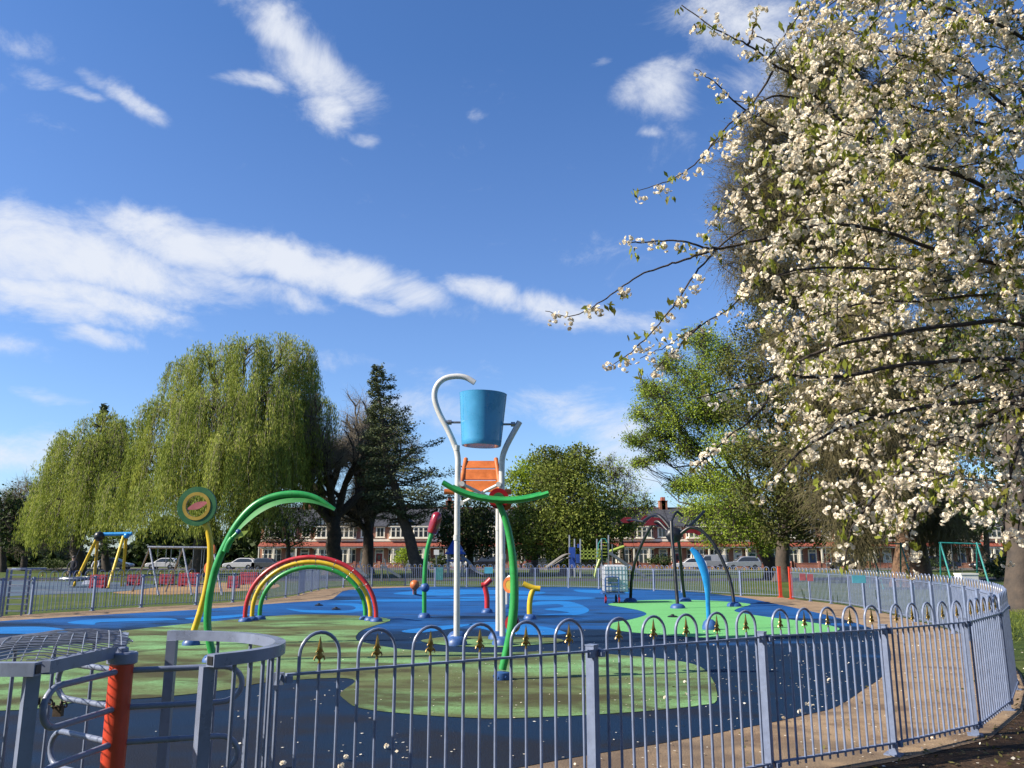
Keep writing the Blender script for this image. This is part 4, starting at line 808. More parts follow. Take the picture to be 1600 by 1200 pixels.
# ------------------------------------------------------------------ people
def person(name, lab, base, hgt, joints, edges, radii, mats, zcuts):
    me = bpy.data.meshes.new(name); me.from_pydata([(x*hgt, y*hgt, z*hgt) for x, y, z in joints], edges, [])
    o = bpy.data.objects.new(name, me); COL.objects.link(o); md = o.modifiers.new('s', 'SKIN'); md.use_smooth_shade = True
    for i, r in enumerate(radii): sv = me.skin_vertices[0].data[i]; sv.radius = (r*hgt, r*hgt*.8); sv.use_root = (i == 0)
    ss = o.modifiers.new('u', 'SUBSURF'); ss.levels = 2; bpy.context.view_layer.update()
    me2 = bpy.data.meshes.new_from_object(o.evaluated_get(bpy.context.evaluated_depsgraph_get())); bpy.data.objects.remove(o)
    for m in mats: me2.materials.append(m)
    for p in me2.polygons:
        z = p.center.z/hgt; k = 0
        for j, zc in enumerate(zcuts):
            if z > zc: k = j+1
        p.material_index = k
    me2.polygons.foreach_set('use_smooth', [True]*len(me2.polygons)); me2.update()
    o = bpy.data.objects.new(name, me2); COL.objects.link(o); o.location = base; ORG[o.name] = Vector(base); tag(o, lab, 'person'); return o
J = [(0, 0, .53), (0, 0, .66), (0, 0, .80), (0, -.01, .86), (0, -.015, .91), (0, -.01, .97), (-.11, 0, .79), (-.15, -.06, .64), (-.11, -.16, .55), (.11, 0, .79), (.15, -.05, .64), (.13, -.17, .56), (-.055, 0, .48), (-.06, -.02, .27), (-.065, .01, .04), (-.07, -.07, .015), (.055, 0, .48), (.07, .01, .27), (.075, .04, .04), (.08, -.04, .015)]
E = [(0, 1), (1, 2), (2, 3), (3, 4), (4, 5), (2, 6), (6, 7), (7, 8), (2, 9), (9, 10), (10, 11), (0, 12), (12, 13), (13, 14), (14, 15), (0, 16), (16, 17), (17, 18), (18, 19)]
RR = [.085, .085, .08, .035, .055, .05, .04, .032, .02, .04, .032, .02, .062, .045, .028, .022, .062, .045, .028, .022]
skin = paint('skin', (.42, .25, .18), .6, .1, 8); jeans = paint('jeans', (.03, .05, .11), .8, .2, 8); darktop = paint('dark_jacket', (.02, .02, .03), .8, .2, 8); whitetop = paint('white_top', (.7, .7, .7), .8, .1, 8); hair = paint('dark_hair', (.03, .02, .015), .6, .2, 20)
def hairs(o, base, h):
    b = MB(); c = Vector(base)+Vector((0, .004, .945*h)); b.ball(c, .062*h, 12, 1.05); b.build('hair', hair, o, smooth=True)
pb_ = at(112, 905, 48); pb_.z = 0; q = person('person', 'person in dark jacket and jeans standing beside the nest swing', pb_, 1.66, J, E, RR, [jeans, darktop, skin], (.5, .85)); hairs(q, pb_, 1.66)
pb_ = at(148, 905, 50); pb_.z = .25; q = person('person', 'child in a white top with dark hair behind the red barrier', pb_, 1.35, J, E, RR, [jeans, whitetop, skin], (.5, .85)); hairs(q, pb_, 1.35)
b = MB(); b.box((pb_.x, pb_.y+.05, .13), (1.1, .9, .22), taper=.85); o = b.build('rock', M['wire'], None, (pb_.x, pb_.y, 0)); tag(o, 'low pale block under the child in the white top', 'block')
# ------------------------------------------------------------------ cars
def make_car(kind, paintm, lab, group='cars parked along the road'):
    t = thing('parked_car', lab, 'car', (0, 0, 0), group)
    if kind == 'van': Lc, Wc, low = 4.5, 1.8, [(-2.25, .35), (-2.25, .75), (-2.1, .95), (-1.2, 1.08), (-.55, 1.12), (2.2, 1.15), (2.25, 1.0), (2.25, .35)]; cab = [(-1.2, 1.06), (-.45, 1.78), (-.2, 1.86), (2.12, 1.86), (2.2, 1.7), (2.22, 1.1)]; win = [(-1.0, 1.14), (-.45, 1.65), (.25, 1.7), (.25, 1.14)]
    elif kind == 'suv': Lc, Wc, low = 4.4, 1.82, [(-2.2, .4), (-2.2, .75), (-2.05, .92), (-.95, 1.02), (-.2, 1.05), (2.1, 1.08), (2.2, .9), (2.2, .4)]; cab = [(-1.0, 1.0), (-.3, 1.55), (.1, 1.66), (1.6, 1.64), (1.95, 1.45), (2.12, 1.05)]; win = [(-.75, 1.06), (-.22, 1.48), (.2, 1.56), (1.45, 1.54), (1.75, 1.4), (1.85, 1.08)]
    else: Lc, Wc, low = 4.1, 1.72, [(-2.05, .3), (-2.05, .6), (-1.9, .78), (-.95, .9), (-.2, .93), (1.9, .96), (2.05, .8), (2.05, .3)]; cab = [(-1.0, .88), (-.3, 1.36), (.1, 1.46), (1.3, 1.44), (1.7, 1.28), (1.95, .93)]; win = [(-.78, .94), (-.22, 1.3), (.15, 1.38), (1.2, 1.36), (1.5, 1.24), (1.65, .96)]
    b = MB(); hw = Wc/2
    b.prism([(x, -hw, z) for x, z in low], (0, Wc, 0)); n = len(cab)
    vs = [(x, -hw*(.98 if i in (0, n-1) else .80), z) for i, (x, z) in enumerate(cab)]+[(x, hw*(.98 if i in (0, n-1) else .80), z) for i, (x, z) in enumerate(cab)]
    b.add(vs, [tuple(range(n)), tuple(range(2*n-1, n-1, -1))]+[(i+1, i, n+i, n+i+1) for i in range(n-1)])
    o = b.build('body', paintm, t); bv = o.modifiers.new('bevel', 'BEVEL'); bv.width = .06; bv.segments = 2; bv.limit_method = 'ANGLE'
    zb, zt = win[0][1], max(z for x, z in win)
    for s in (-1, 1):
        b = MB(); b.prism([(x, s*(hw*(.98-.18*(z-zb)/(zt-zb+.1))+.012), z) for x, z in win], (0, -s*.03, 0)); b.build('side_windows', M['pane'], t)
    a, c = cab[0], cab[1]; b = MB(); b.add([(a[0]+.06-.03, -hw*.8, a[1]+.09), (a[0]+.03, hw*.8, a[1]+.09), (c[0]-.07, hw*.7, c[1]-.02), (c[0]-.07, -hw*.7, c[1]-.02)], [(0, 1, 2, 3)])
    b.build('windscreen', M['pane'], t)
    xw = (-Lc/2+.8, Lc/2-.85)
    for x in xw:
        for s in (-1, 1):
            b = MB(); b.lathe([(.19, -.1), (.31, -.1), (.33, -.06), (.33, .06), (.31, .1), (.19, .1)], (x, s*(hw-.07), .33), 20, (0, 1, 0), caps=False); w = b.build('wheel', M['tyre'], t, smooth=True)
            b = MB(); b.lathe([(.0, .07), (.19, .06), (.2, .09), (.2, -.09), (.19, -.06), (0, -.07)], (x, s*(hw-.07), .33), 16, (0, 1, 0), caps=False); b.build('rim', M['steel'], w)
    zl = low[2][1]-.15
    for s in (-1, 1): b = MB(); b.box((-Lc/2+.03, s*hw*.7, zl), (.12, .34, .14)); b.build('headlight', M['plastic'], t); b = MB(); b.box((Lc/2-.02, s*hw*.8, zl+.05), (.1, .2, .22)); b.build('tail_light', M['barrier'], t)
    return t
silver = paint('car_silver', (.42, .44, .47), .25, .05, 3, metal=.4, coat=.6); cgrey = paint('car_grey', (.12, .13, .14), .25, .05, 3, metal=.3, coat=.6); cwhite = paint('car_white', (.7, .7, .7), .25, .05, 3, coat=.6); cblack = paint('car_black', (.02, .02, .024), .2, .05, 3, coat=.6); cblue = paint('car_navy', (.02, .03, .09), .2, .05, 3, coat=.6); cgreyv = paint('van_grey', (.30, .31, .33), .3, .05, 3, coat=.5)
CARS = [(1160, 107.2, 'suv', silver, 'silver estate car right of the blue jet, in front of red brick houses', 1), (1106, 110.9, 'van', cgreyv, 'pale grey van behind the bright blue jet', 1), (1078, 107.0, 'hatch', cwhite, 'white car with its nose left of the bright blue jet', 1),
        (843, 107, 'hatch', cgrey, 'grey hatchback just left of the pale slides', 1), (757, 107, 'suv', cblack, 'black car parked right of the left white pole', 1), (915, 107, 'suv', cblack, 'black car under the yellow bars of the climbing tower', 1), (710, 110.6, 'hatch', cwhite, 'white car parked behind the blue roofed play tower', 0),
        (660, 107.2, 'hatch', silver, 'silver car behind the leaning cedar trunk', 0), (376, 107, 'hatch', cwhite, 'white car seen between willow and rainbow arches', 1), (255, 110.6, 'hatch', cwhite, 'white car beneath the large willow', 1), (420, 107, 'hatch', cgrey, 'grey car left of the big bare tree trunk', 0),
        (1322, 107, 'suv', cblack, 'black car behind the hanging blossom and left teal swing', 1), (1470, 107, 'suv', cblue, 'dark car behind the right teal swing frame', 0), (1545, 107, 'hatch', cblack, 'black car at the far right beside the dark trunk', 1), (180, 107, 'hatch', cgrey, 'grey car in shade behind the yellow swing', 0)]
protos = {}
for (u, Y, kind, m, lab, fl) in CARS:
    key = (kind, m.name)
    if key not in protos: t = make_car(kind, m, lab); protos[key] = (t, kidmap(t))
    else: t = copy_tree(protos[key][0], protos[key][1]); t['label'] = lab
    t.location = (at(u, 885, Y).x, Y, .0); t.rotation_euler.z = 0 if fl else PI
# ------------------------------------------------------------------ terraced houses
def house(u0, lab, brick, mirror, gable, doorm, Yh=121.5):
    x0 = at(u0, 850, Yh).x; w = 5.5; t = thing('terraced_house', lab, 'house', (x0+w/2, Yh, 0), 'terraced houses facing the park')
    X = lambda f: x0+w*(1-f if mirror else f)
    EH, RH, D = 6.1, 8.8, 8.5
    b = MB(); b.box((x0+w/2, Yh+D/2, EH/2), (w-.01, D, EH)); b.build('wall', brick, t)
    b = MB(); yf, ym, yb = Yh-.35, Yh+D/2, Yh+D+.3; q = [(yf, EH-.1), (ym, RH), (yb, EH-.1)]
    b.add([(x, y, z) for x in (x0+.003, x0+w-.003) for y, z in q]+[(x, y, z-.14) for x in (x0+.003, x0+w-.003) for y, z in q], [(0, 1, 4, 3), (1, 2, 5, 4), (6, 9, 10, 7), (7, 10, 11, 8), (0, 3, 9, 6), (2, 8, 11, 5), (0, 6, 7, 1), (1, 7, 8, 2), (3, 4, 10, 9), (4, 5, 11, 10)])
    b.add(*[[(x, y, z) for x in (x0+.01, x0+w-.01) for y, z in ((Yh+.01, EH), (ym, RH-.15), (Yh+D-.01, EH))], [(0, 1, 2), (3, 5, 4)]]) ; rf = b.build('roof', M['slate'], t)
    b = MB(); b.bar((x0, ym, RH+.03), (x0+w, ym, RH+.03), .22, .14); b.build('ridge_tiles', M['tile'], rf)
    b = MB(); cx = X(.96); b.box((cx, ym+.3, RH+.35), (.85, 1.4, 1.3)); b.box((cx, ym+.3, RH+1.04), (1.0, 1.55, .12)); ch = b.build('chimney', M['terracotta'], rf); b = MB()
    for k in range(4): b.lathe([(.13, 0), (.11, .5), (.13, .52), (.1, .53)], (cx, ym-.3+.38*k, RH+1.1), 10)
    b.build('chimney_pot', M['tile'], ch)
    # cream string course and tiled canopy running along the front
    b = MB(); b.box((x0+w/2, Yh-.06, 3.95), (w-.006, .12, .34)); b.box((x0+w/2, Yh-.07, EH-.16), (w-.006, .14, .3)); b.build('string_course', M['cream'], t)
    b = MB(); b.add([(x0+.004, Yh, 3.72), (x0+w-.004, Yh, 3.72), (x0+w-.004, Yh-1.15, 3.12), (x0+.004, Yh-1.15, 3.12), (x0+.004, Yh, 3.55), (x0+w-.004, Yh, 3.55), (x0+w-.004, Yh-1.15, 3.02), (x0+.004, Yh-1.15, 3.02)], [(0, 3, 2, 1), (4, 5, 6, 7), (3, 7, 6, 2), (0, 4, 7, 3), (1, 2, 6, 5)]); b.build('canopy', M['tile'], t)
    b = MB(); b.box((x0+w/2, Yh-1.02, 2.94), (w-.01, .14, .16)); 
    for f in (.02, .40, .42, .98): b.box((X(f), Yh-.98, 1.5), (.13, .13, 2.75))
    b.build('canopy_posts', M['cream'], t)
    # bays: canted, ground and first floor
    def bay(f0, f1, z0, z1, dep, name):
        xa, xb = sorted((X(f0), X(f1))); c = dep*.6; poly = [(xa, Yh-.005), (xa+c, Yh-dep), (xb-c, Yh-dep), (xb, Yh-.005)]
        b = MB(); b.prism([(x, y, z0) for x, y in poly], (0, 0, z1-z0)); b.box(((xa+xb)/2, Yh-dep/2, z0+.04), (xb-xa+.1, dep+.1, .1)); b.box(((xa+xb)/2, Yh-dep/2, z1-.06), (xb-xa+.1, dep+.12, .14)); o = b.build(name, M['cream'], t)
        zz0, zz1 = z0+(.75 if z0 < 1 else .28), z1-.28
        def pane(p, q, k):
            p, q = Vector((*p, 0)), Vector((*q, 0)); d = q-p; L_ = d.length; d.normalize(); n_ = Vector((d.y, -d.x, 0))
            for i in range(k):
                a = p+d*(L_*(i+.16)/k); e = p+d*(L_*(i+.84)/k); hm = zz0+(zz1-zz0)*.66
                b = MB(); 
                for (za, zb_) in ((zz0, hm-.04), (hm+.04, zz1)):
                    b.add([(a.x+n_.x*.012, a.y+n_.y*.012, za), (e.x+n_.x*.012, e.y+n_.y*.012, za), (e.x+n_.x*.012, e.y+n_.y*.012, zb_), (a.x+n_.x*.012, a.y+n_.y*.012, zb_)], [(0, 1, 2, 3)])
                b.build('pane', M['pane'], o)
        pane(poly[0], poly[1], 1); pane(poly[1], poly[2], 3); pane(poly[2], poly[3], 1)
    bay(.06, .56, 0, 2.85, .8, 'bay_window'); bay(.06, .56, 4.15, 5.95, .55, 'upper_bay')
    def win(f, z0, z1, ww):
        xc = X(f); b = MB(); b.box((xc, Yh-.04, (z0+z1)/2), (ww+.3, .09, z1-z0+.3)); b.box((xc, Yh-.08, z0-.16), (ww+.5, .18, .1)); o = b.build('window', M['cream'], t); b = MB()
        for s in (-1, 1): b.box((xc+s*ww/4, Yh-.085, (z0+z1)/2), (ww/2-.1, .012, z1-z0-.06))
        b.build('pane', M['pane'], o)
    win(.79, 4.45, 5.7, 1.0)
    b = MB(); xc = X(.80); b.box((xc, Yh-.03, 1.38), (1.25, .08, 2.76)); fr = b.build('door_frame', M['cream'], t); b = MB(); b.box((xc, Yh-.08, 1.05), (.88, .05, 2.05)); dr = b.build('door', doorm, t); b = MB(); b.box((xc, Yh-.077, 2.38), (.95, .02, .36)); b.box((xc, Yh-.112, 1.5), (.4, .015, .6)); b.build('pane', M['pane'], dr)
    if gable:
        xa, xb = sorted((X(.02), X(.60))); xm = (xa+xb)/2; g = MB(); zg0, zg1 = EH-.05, EH+1.95
        g.prism([(xa, Yh-.42, zg0), (xb, Yh-.42, zg0), (xm, Yh-.42, zg1)], (0, 3.2, 0)); go = g.build('gable', M['cream'], t); g = MB()
        for k in range(1, 6): x = xa+(xb-xa)*k/6; h = (zg1-zg0)*(1-abs(2*k/6-1)); g.box((x, Yh-.44, zg0+h/2), (.11, .05, h))
        g.box((xm, Yh-.445, zg0+.06), (xb-xa, .06, .16)); g.box((xm, Yh-.448, zg0+.8), ((xb-xa)*.56, .06, .12)); g.build('timbering', M['timber'], go)
        g = MB()
        for s, xe in ((-1, xa-.25), (1, xb+.25)):
            g.add([(xe, Yh-.7, zg0-.18), (xm, Yh-.7, zg1+.12), (xm, Yh+2.9, zg1+.12), (xe, Yh+2.9, zg0-.18), (xe, Yh-.7, zg0-.36), (xm, Yh-.7, zg1-.08), (xm, Yh+2.9, zg1-.08), (xe, Yh+2.9, zg0-.36)], [(0, 1, 2, 3), (7, 6, 5, 4), (0, 4, 5, 1), (3, 2, 6, 7), (0, 3, 7, 4)])
        g.build('gable_roof', M['slate'], go)
    b = MB(); b.box((x0+w/2, Yh-4.2, .35), (w-.01, .22, .7)); b.box((x0+w/2, Yh-4.2, .73), (w-.012, .3, .08))
    for f in (.02, .68, .9): b.box((X(f), Yh-4.2, .5), (.36, .36, 1.0))
    b.build('garden_wall', brick, t)
hl = ['half hidden by the big bare trunk', 'between the big bare trunk and the second dark trunk', 'behind the second dark trunk', 'left of the leaning cedar trunk', 'right of the leaning cedar trunk', 'beside the dark red bulrush', 'hidden behind the dark green round tree', 'behind the white bucket poles', 'behind the left side of the big olive tree', 'behind the grey hatchback and the big olive tree', 'behind the blue and yellow climbing tower', 'left of the spider shower', 'behind the spider shower with bold black and cream gable', 'behind the pale grey van', 'behind the silver estate car', 'left of the dark trunk in the green tree', 'behind the twin dark trunks', 'behind the hanging blossom', 'behind the left teal swing', 'behind the broad shaggy trunk', 'behind the right teal swing', 'at the far right end of the row']
pxw = 5.5/121.5*FPX*.995; doors = ['doorwhite', 'doorred', 'doorblue', 'doorgreen']
for i, l in enumerate(hl):
    u0 = 407+i*pxw; house(u0, 'red brick terraced house '+l, M['brick'] if i % 3 else M['brick2'], i % 2 == 1, i % 5 != 4, M[doors[(i*7) % 4]])
# lamp posts in front of the terrace
for u, lab in ((700, 'slim grey lamp post behind the dumping bucket poles'), (1292, 'slim grey lamp post left of the shaggy trunk')):
    Yl = 104; p = at(u, 885, Yl); t = thing('street_lamp', lab, 'lamp post', (p.x, Yl, 0), 'street lamps'); b = MB(); b.tube(spline([(p.x, Yl, .1), (p.x, Yl, 3), (p.x, Yl, 5.2), (p.x+.25, Yl, 5.7), (p.x+.9, Yl, 5.8)], 5), .06, 8); b.build('pole', M['steel'], t, smooth=True); b = MB(); b.box((p.x+1.1, Yl, 5.78), (.6, .22, .12)); b.build('lantern', M['plastic'], t)
# ------------------------------------------------------------------ trees
def unit(n): a = rng.normal(size=(n, 3)); return a/np.linalg.norm(a, axis=1)[:, None]
def A3(p): return np.array((p[0], p[1], p[2]), float)
def curve(a, b, bow, k=7, wob=.03):
    """bent limb from a to b, bow = sideways/upward offset of its middle"""
    a, b = A3(a), A3(b); t = np.linspace(0, 1, k)[:, None]; L_ = np.linalg.norm(b-a)
    P = a*(1-t)+b*t+np.asarray(bow)*(4*t*(1-t)); P[1:-1] += rng.normal(0, wob*L_, (k-2, 3)); return P
def trunk_mesh(nb, base, top, r0, r1, k=9, wob=.012, flare=1.5, n=12):
    P = curve(base, top, (0, 0, 0), k, wob); r = np.linspace(r0, r1, k); r[0] *= flare; P[0, 2] -= .15; nb.tube(P, r, n); return P
def lobe_tree(name, label, cat, base, Y, trunk_top, r0, lobes, leafm, barkm, leaf=.28, dens=1.0, trunk_r1=.6, clump=.24, shell=.55, group=None, twig=.5, limb=.36, flat=0.0):
    """lobes: (u, v, radius px, depth offset m[, squash]) of foliage masses; limbs run from the trunk to each"""
    base = Vector((base[0], base[1], 0)); t = thing(name, label, cat, base, group); tk = NB(); tt = A3(trunk_top)
    TP = trunk_mesh(tk, A3(base), tt, r0, r0*trunk_r1); tk.build('trunk', barkm, t, smooth=True)
    br = NB(); lf = NB(); lf2 = NB()
    for lo in lobes:
        u, v, rp, dy = lo[:4]; sq = lo[4] if len(lo) > 4 else .8
        c = A3(at(u, v, Y+dy)); r = rp*mpp(Y+dy)
        s = TP[rng.integers(len(TP)//2, len(TP))]; P = curve(s, c, (0, 0, -.06*np.linalg.norm(c-s)), 7, .04); rr = np.linspace(r0*limb, r0*limb*.28, 7); br.tube(P, rr, 6)
        ns = int(10+rp*.35); dirs = unit(ns); dirs[:, 2] = dirs[:, 2]*.8+.15; rad = r*rng.uniform(shell, 1.0, ns)**.8
        tips = c+dirs*rad[:, None]*np.array([1, 1, sq])
        for q in tips:
            i = rng.integers(3, 7); br.tube(curve(P[i], q, (0, 0, .05*r), 5, .06), np.linspace(r0*limb*.25, r0*.02, 5), 4)
        m = int(ns*9*twig); ci = rng.integers(0, ns, m); br.twigs(tips[ci]-dirs[ci]*(r*.25)*rng.random((m, 1)), tips[ci]+rng.normal(0, clump*r, (m, 3)), r0*.02+.006, .05)
        # many small clumps of leaves
        nc = int(ns*3.2); dj = unit(nc); dj[:, 2] = dj[:, 2]*.85+.12; cj = c+dj*(r*rng.uniform(shell, 1.03, nc)**.7)[:, None]*np.array([1, 1, sq])
        cen = np.concatenate([tips, cj]); per = max(6, int(dens*420*(r/ (leaf*9))**2/len(cen)*3)); per = min(per, 420)
        idx = rng.integers(0, len(cen), per*len(cen)); keepc = rng.random(len(cen)) > .12; idx = idx[keepc[idx]]
        pos = cen[idx]+rng.normal(0, clump*r, (len(idx), 3))*np.array([1, 1, .62]); lf.leaves(pos, leaf, .6, flat=flat)
    br.build('branches', barkm, t); lf.build('crown', leafm, t); return t
def grow(nb, tips, p, d, Ln, r, lvl, mx, cfg):
    K = 6; P = [p]; q = p.copy(); dd = d.copy()
    for k in range(K-1):
        dd = dd+rng.normal(0, cfg['wob'], 3)+np.array([0, 0, cfg['up'][min(lvl, len(cfg['up'])-1)]]); dd /= np.linalg.norm(dd); q = q+dd*Ln/(K-1); P.append(q)
    P = np.array(P); nb.tube(P, np.linspace(r, r*cfg.get('tap', .45), K), (10, 7, 5, 4, 3, 3)[min(lvl, 5)])
    if lvl >= mx: tips.append((P[-1], dd)); tips.append((P[3], dd)); return
    for j in range(cfg['n'][lvl]):
        f = rng.uniform(.3, 1.0) if j else 1.0; i = min(int(f*(K-1)), K-2); s = P[i]+(P[i+1]-P[i])*(f*(K-1)-i)
        base = (P[min(i+1, K-1)]-P[i]); base /= np.linalg.norm(base); o = unit(1)[0]; o -= base*o.dot(base); o /= np.linalg.norm(o)
        an = cfg['ang'][lvl]*rng.uniform(.6, 1.25)*(1 if j else .35); nd = base*math.cos(an)+o*math.sin(an)
        grow(nb, tips, s, nd, Ln*cfg['rat'][lvl]*rng.uniform(.75, 1.15), r*cfg.get('rr', .55)*(1.15 if j == 0 else .9), lvl+1, mx, cfg)
def bare_tree(name, label, base, hgt, r0, cfg, barkm, twigm, mx=3, tw=10, twl=.9, lean=(0, 0, 1), bole=.3, leafm=None, leafn=0, leafs=.2, droop=0.0, group=None, tr=.012):
    base = Vector((base[0], base[1], 0)); t = thing(name, label, 'tree', base, group); nb = NB(); d = np.array(lean, float); d /= np.linalg.norm(d)
    b0 = A3(base); top = b0+d*hgt*bole; TP = trunk_mesh(nb, b0, top, r0, r0*.8, 7, .015, 1.45, 14); nb.build('trunk', barkm, t, smooth=True)
    br = NB(); tips = []
    for k in range(cfg['n0']):
        a = 2*PI*(k+rng.uniform(-.3, .3))/cfg['n0']; el = cfg['el']*rng.uniform(.7, 1.25); dd = np.array([math.cos(a)*math.cos(el), math.sin(a)*math.cos(el), math.sin(el)])
        grow(br, tips, TP[-1-(k % 3 == 2)]-d*.1*r0, dd, hgt*cfg['l0']*rng.uniform(.85, 1.15), r0*.55, 0, mx, cfg)
    br.build('branches', barkm, t, smooth=True); T = np.array([x[0] for x in tips]); D = np.array([x[1] for x in tips]); M_ = len(T)
    S = np.repeat(T, tw, 0); DD = np.repeat(D, tw, 0)+rng.normal(0, .65, (M_*tw, 3)); DD[:, 2] -= droop; DD /= np.linalg.norm(DD, axis=1)[:, None]
    S = S-np.repeat(D, tw, 0)*rng.random((M_*tw, 1))*twl*.8; E = S+DD*(twl*rng.uniform(.5, 1.3, (M_*tw, 1)))
    w = NB(); w.twigs(S, E, tr, .03); S2 = np.repeat(S+(E-S)*.55, 3, 0); E2 = S2+np.repeat(DD, 3, 0)*twl*.35+rng.normal(0, twl*.28, (len(S2), 3)); E2[:, 2] -= droop*twl*.3; w.twigs(S2, E2, tr*.7, .02); w.build('twigs', twigm, t)
    if leafm and leafn:
        ii = rng.integers(0, len(E2), leafn); l = NB(); l.leaves(E2[ii]+rng.normal(0, .12, (leafn, 3)), leafs, .6); l.build('crown', leafm, t)
    return t
def willow(label, base, Y, r0, lobes, vmin, name='weeping_willow', nst=1.0, fork=None):
    base = Vector((base[0], base[1], 0)); t = thing(name, label, 'tree', base); nb = NB(); tt = A3(fork); TP = trunk_mesh(nb, A3(base), tt, r0, r0*.75, 9, .02); nb.build('trunk', M['barkdark'], t, smooth=True)
    br = NB(); lf = NB(); tw = NB()
    for (u, v, rp, dy, ln) in lobes:
        c = A3(at(u, v, Y+dy)); r = rp*mpp(Y+dy); s = TP[rng.integers(5, 9)]; P = curve(s, c, (0, 0, .12*np.linalg.norm(c-s)), 8, .03); br.tube(P, np.linspace(r0*.4, r0*.1, 8), 6)
        n = int(nst*4.2*rp); d = unit(n); d[:, 2] = np.abs(d[:, 2])**.8; hub = c+d*r*rng.uniform(.55, 1.0, (n, 1))*np.array([1, 1, .75])
        # strands gather in tresses
        nt_ = max(5, n//13); tress = unit(nt_); tress[:, 2] = np.abs(tress[:, 2]); th = c+tress*r*rng.uniform(.55, 1.02, (nt_, 1))*np.array([1, 1, .78]); k = rng.integers(0, nt_, n); hub = np.where(rng.random((n, 1)) < .8, th[k]+rng.normal(0, r*.07, (n, 3)), hub)
        for q in th: br.tube(curve(P[rng.integers(4, 8)], q, (0, 0, .15*r), 5, .05), np.linspace(r0*.1, r0*.02, 5), 4)
        out_ = hub-c; out_[:, 2] = 0; out_ /= np.linalg.norm(out_, axis=1)[:, None]+1e-6
        Ls = ln*mpp(Y)*rng.uniform(.35, 1.0, n)*(.65+.35*rng.random(nt_)[k]); zmin = A3(at(u, vmin, Y))[2]+rng.uniform(-.3, 1.0, n); Ls = np.minimum(Ls, np.maximum(hub[:, 2]-zmin, .3))
        sway = rng.normal(0, .08, (n, 3)); sway[:, 2] = 0; step = .30
        for si in range(int(Ls.max()/step)+1):
            f = (si+rng.random(n))*step; ok = f < Ls; 
            if not ok.any(): break
            ff = f[ok]; pos = hub[ok]+out_[ok]*(.55*(1-np.exp(-ff*1.3)))[:, None]+sway[ok]*ff[:, None]; pos[:, 2] += .25*np.exp(-((ff-.25)/.3)**2)-ff
            pos += rng.normal(0, .07, pos.shape); lf.leaves(np.concatenate([pos, pos+rng.normal(0, .10, pos.shape), pos+rng.normal(0, .10, pos.shape)]), .30, .17, droop=2.0)
        # feathery tips on top
        m = int(n*1.4); dd = unit(m); dd[:, 2] = np.abs(dd[:, 2]); lf.leaves(c+dd*r*rng.uniform(.6, 1.03, (m, 1))*np.array([1, 1, .8]), .28, .25, droop=.8)
        tw.twigs(hub[::3], hub[::3]+np.stack([out_[::3, 0]*.5, out_[::3, 1]*.5, -Ls[::3]*.8], -1), .012, .05)
    br.build('branches', M['barkdark'], t); tw.build('strands', M['twigdark'], t); lf.build('crown', M['willow'], t); return t
Yw1 = 70
willow('tallest weeping willow with pale green hanging curtains left of the green cane', at(310, 880, Yw1), Yw1, .75,
       [(440, 553, 46, 0, 240), (385, 552, 46, -1, 200), (330, 570, 48, 0, 220), (295, 580, 30, 1, 170), (466, 585, 36, 1, 200), (455, 640, 38, 2, 200), (410, 630, 60, -3, 240), (345, 640, 60, -4, 230), (285, 640, 48, -2, 220), (250, 650, 34, 0, 210), (235, 720, 40, -1, 150), (300, 710, 60, -5, 170), (370, 710, 60, -6, 170), (430, 715, 45, -4, 170), (200, 760, 38, -1, 100), (185, 800, 28, -1, 60), (260, 780, 50, -5, 85), (330, 780, 50, -6, 90), (395, 790, 40, -5, 80), (478, 700, 24, 3, 150), (500, 640, 26, 4, 120)], 850, fork=at(345, 700, Yw1))
Yw2 = 76
willow('lower weeping willow at the left, curtains sloping down to the frame edge', at(120, 882, Yw2), Yw2, .6,
       [(175, 690, 34, 0, 170), (150, 705, 38, -1, 170), (110, 710, 36, 0, 160), (85, 740, 36, -1, 130), (130, 760, 46, -3, 110), (66, 800, 30, -1, 75), (90, 805, 40, -3, 70), (150, 800, 46, -3, 70), (185, 740, 40, 0, 130), (52, 838, 18, 0, 36), (195, 670, 26, 2, 120), (160, 668, 34, 1, 170), (120, 692, 34, 1, 170), (82, 768, 32, 1, 110)], 868, fork=at(135, 745, Yw2))
# bare oak and its neighbours
cfg = dict(n0=8, el=.66, l0=.36, n=(5, 5, 4, 3), ang=(.75, .75, .7, .6), rat=(.62, .62, .6, .55), up=(.07, .07, .05, .03), wob=.17, rr=.58)
rng = np.random.default_rng(21)
bare_tree('bare_oak', 'large bare spreading oak with thick dark trunk right of the willow', at(520, 884, 78), 16.5, .75, cfg, M['bark'], M['twigdark'], 3, 7, 1.3, bole=.32, tr=.013)
bare_tree('bare_tree', 'bare dark tree with a straight trunk between the oak and the leaning cedar', at(574, 884, 82), 11, .6, dict(cfg, n0=5, el=1.1, l0=.27), M['barkdark'], M['twigdark'], 3, 3, 1.1, bole=.34, tr=.012)
bare_tree('bare_tree', 'purplish bare tree rising at the far left edge behind the willow', at(38, 880, 100), 11.5, .4, dict(cfg, n0=6, el=.9), M['bark'], M['twigdark'], 3, 7, 1.2, bole=.2, leafm=M['brownleaf'], leafn=2600, leafs=.25)
lobe_tree('dark_tree', 'dark brown leafy tree at the left frame edge', 'tree', at(5, 882, 90), 90, at(5, 800, 90), .4, [(0, 790, 30, 0), (12, 820, 32, -1), (-15, 800, 40, 0), (30, 800, 24, 1), (20, 845, 30, -1), (50, 838, 20, 0)], M['darkleaf'], M['barkdark'], .4, .9)
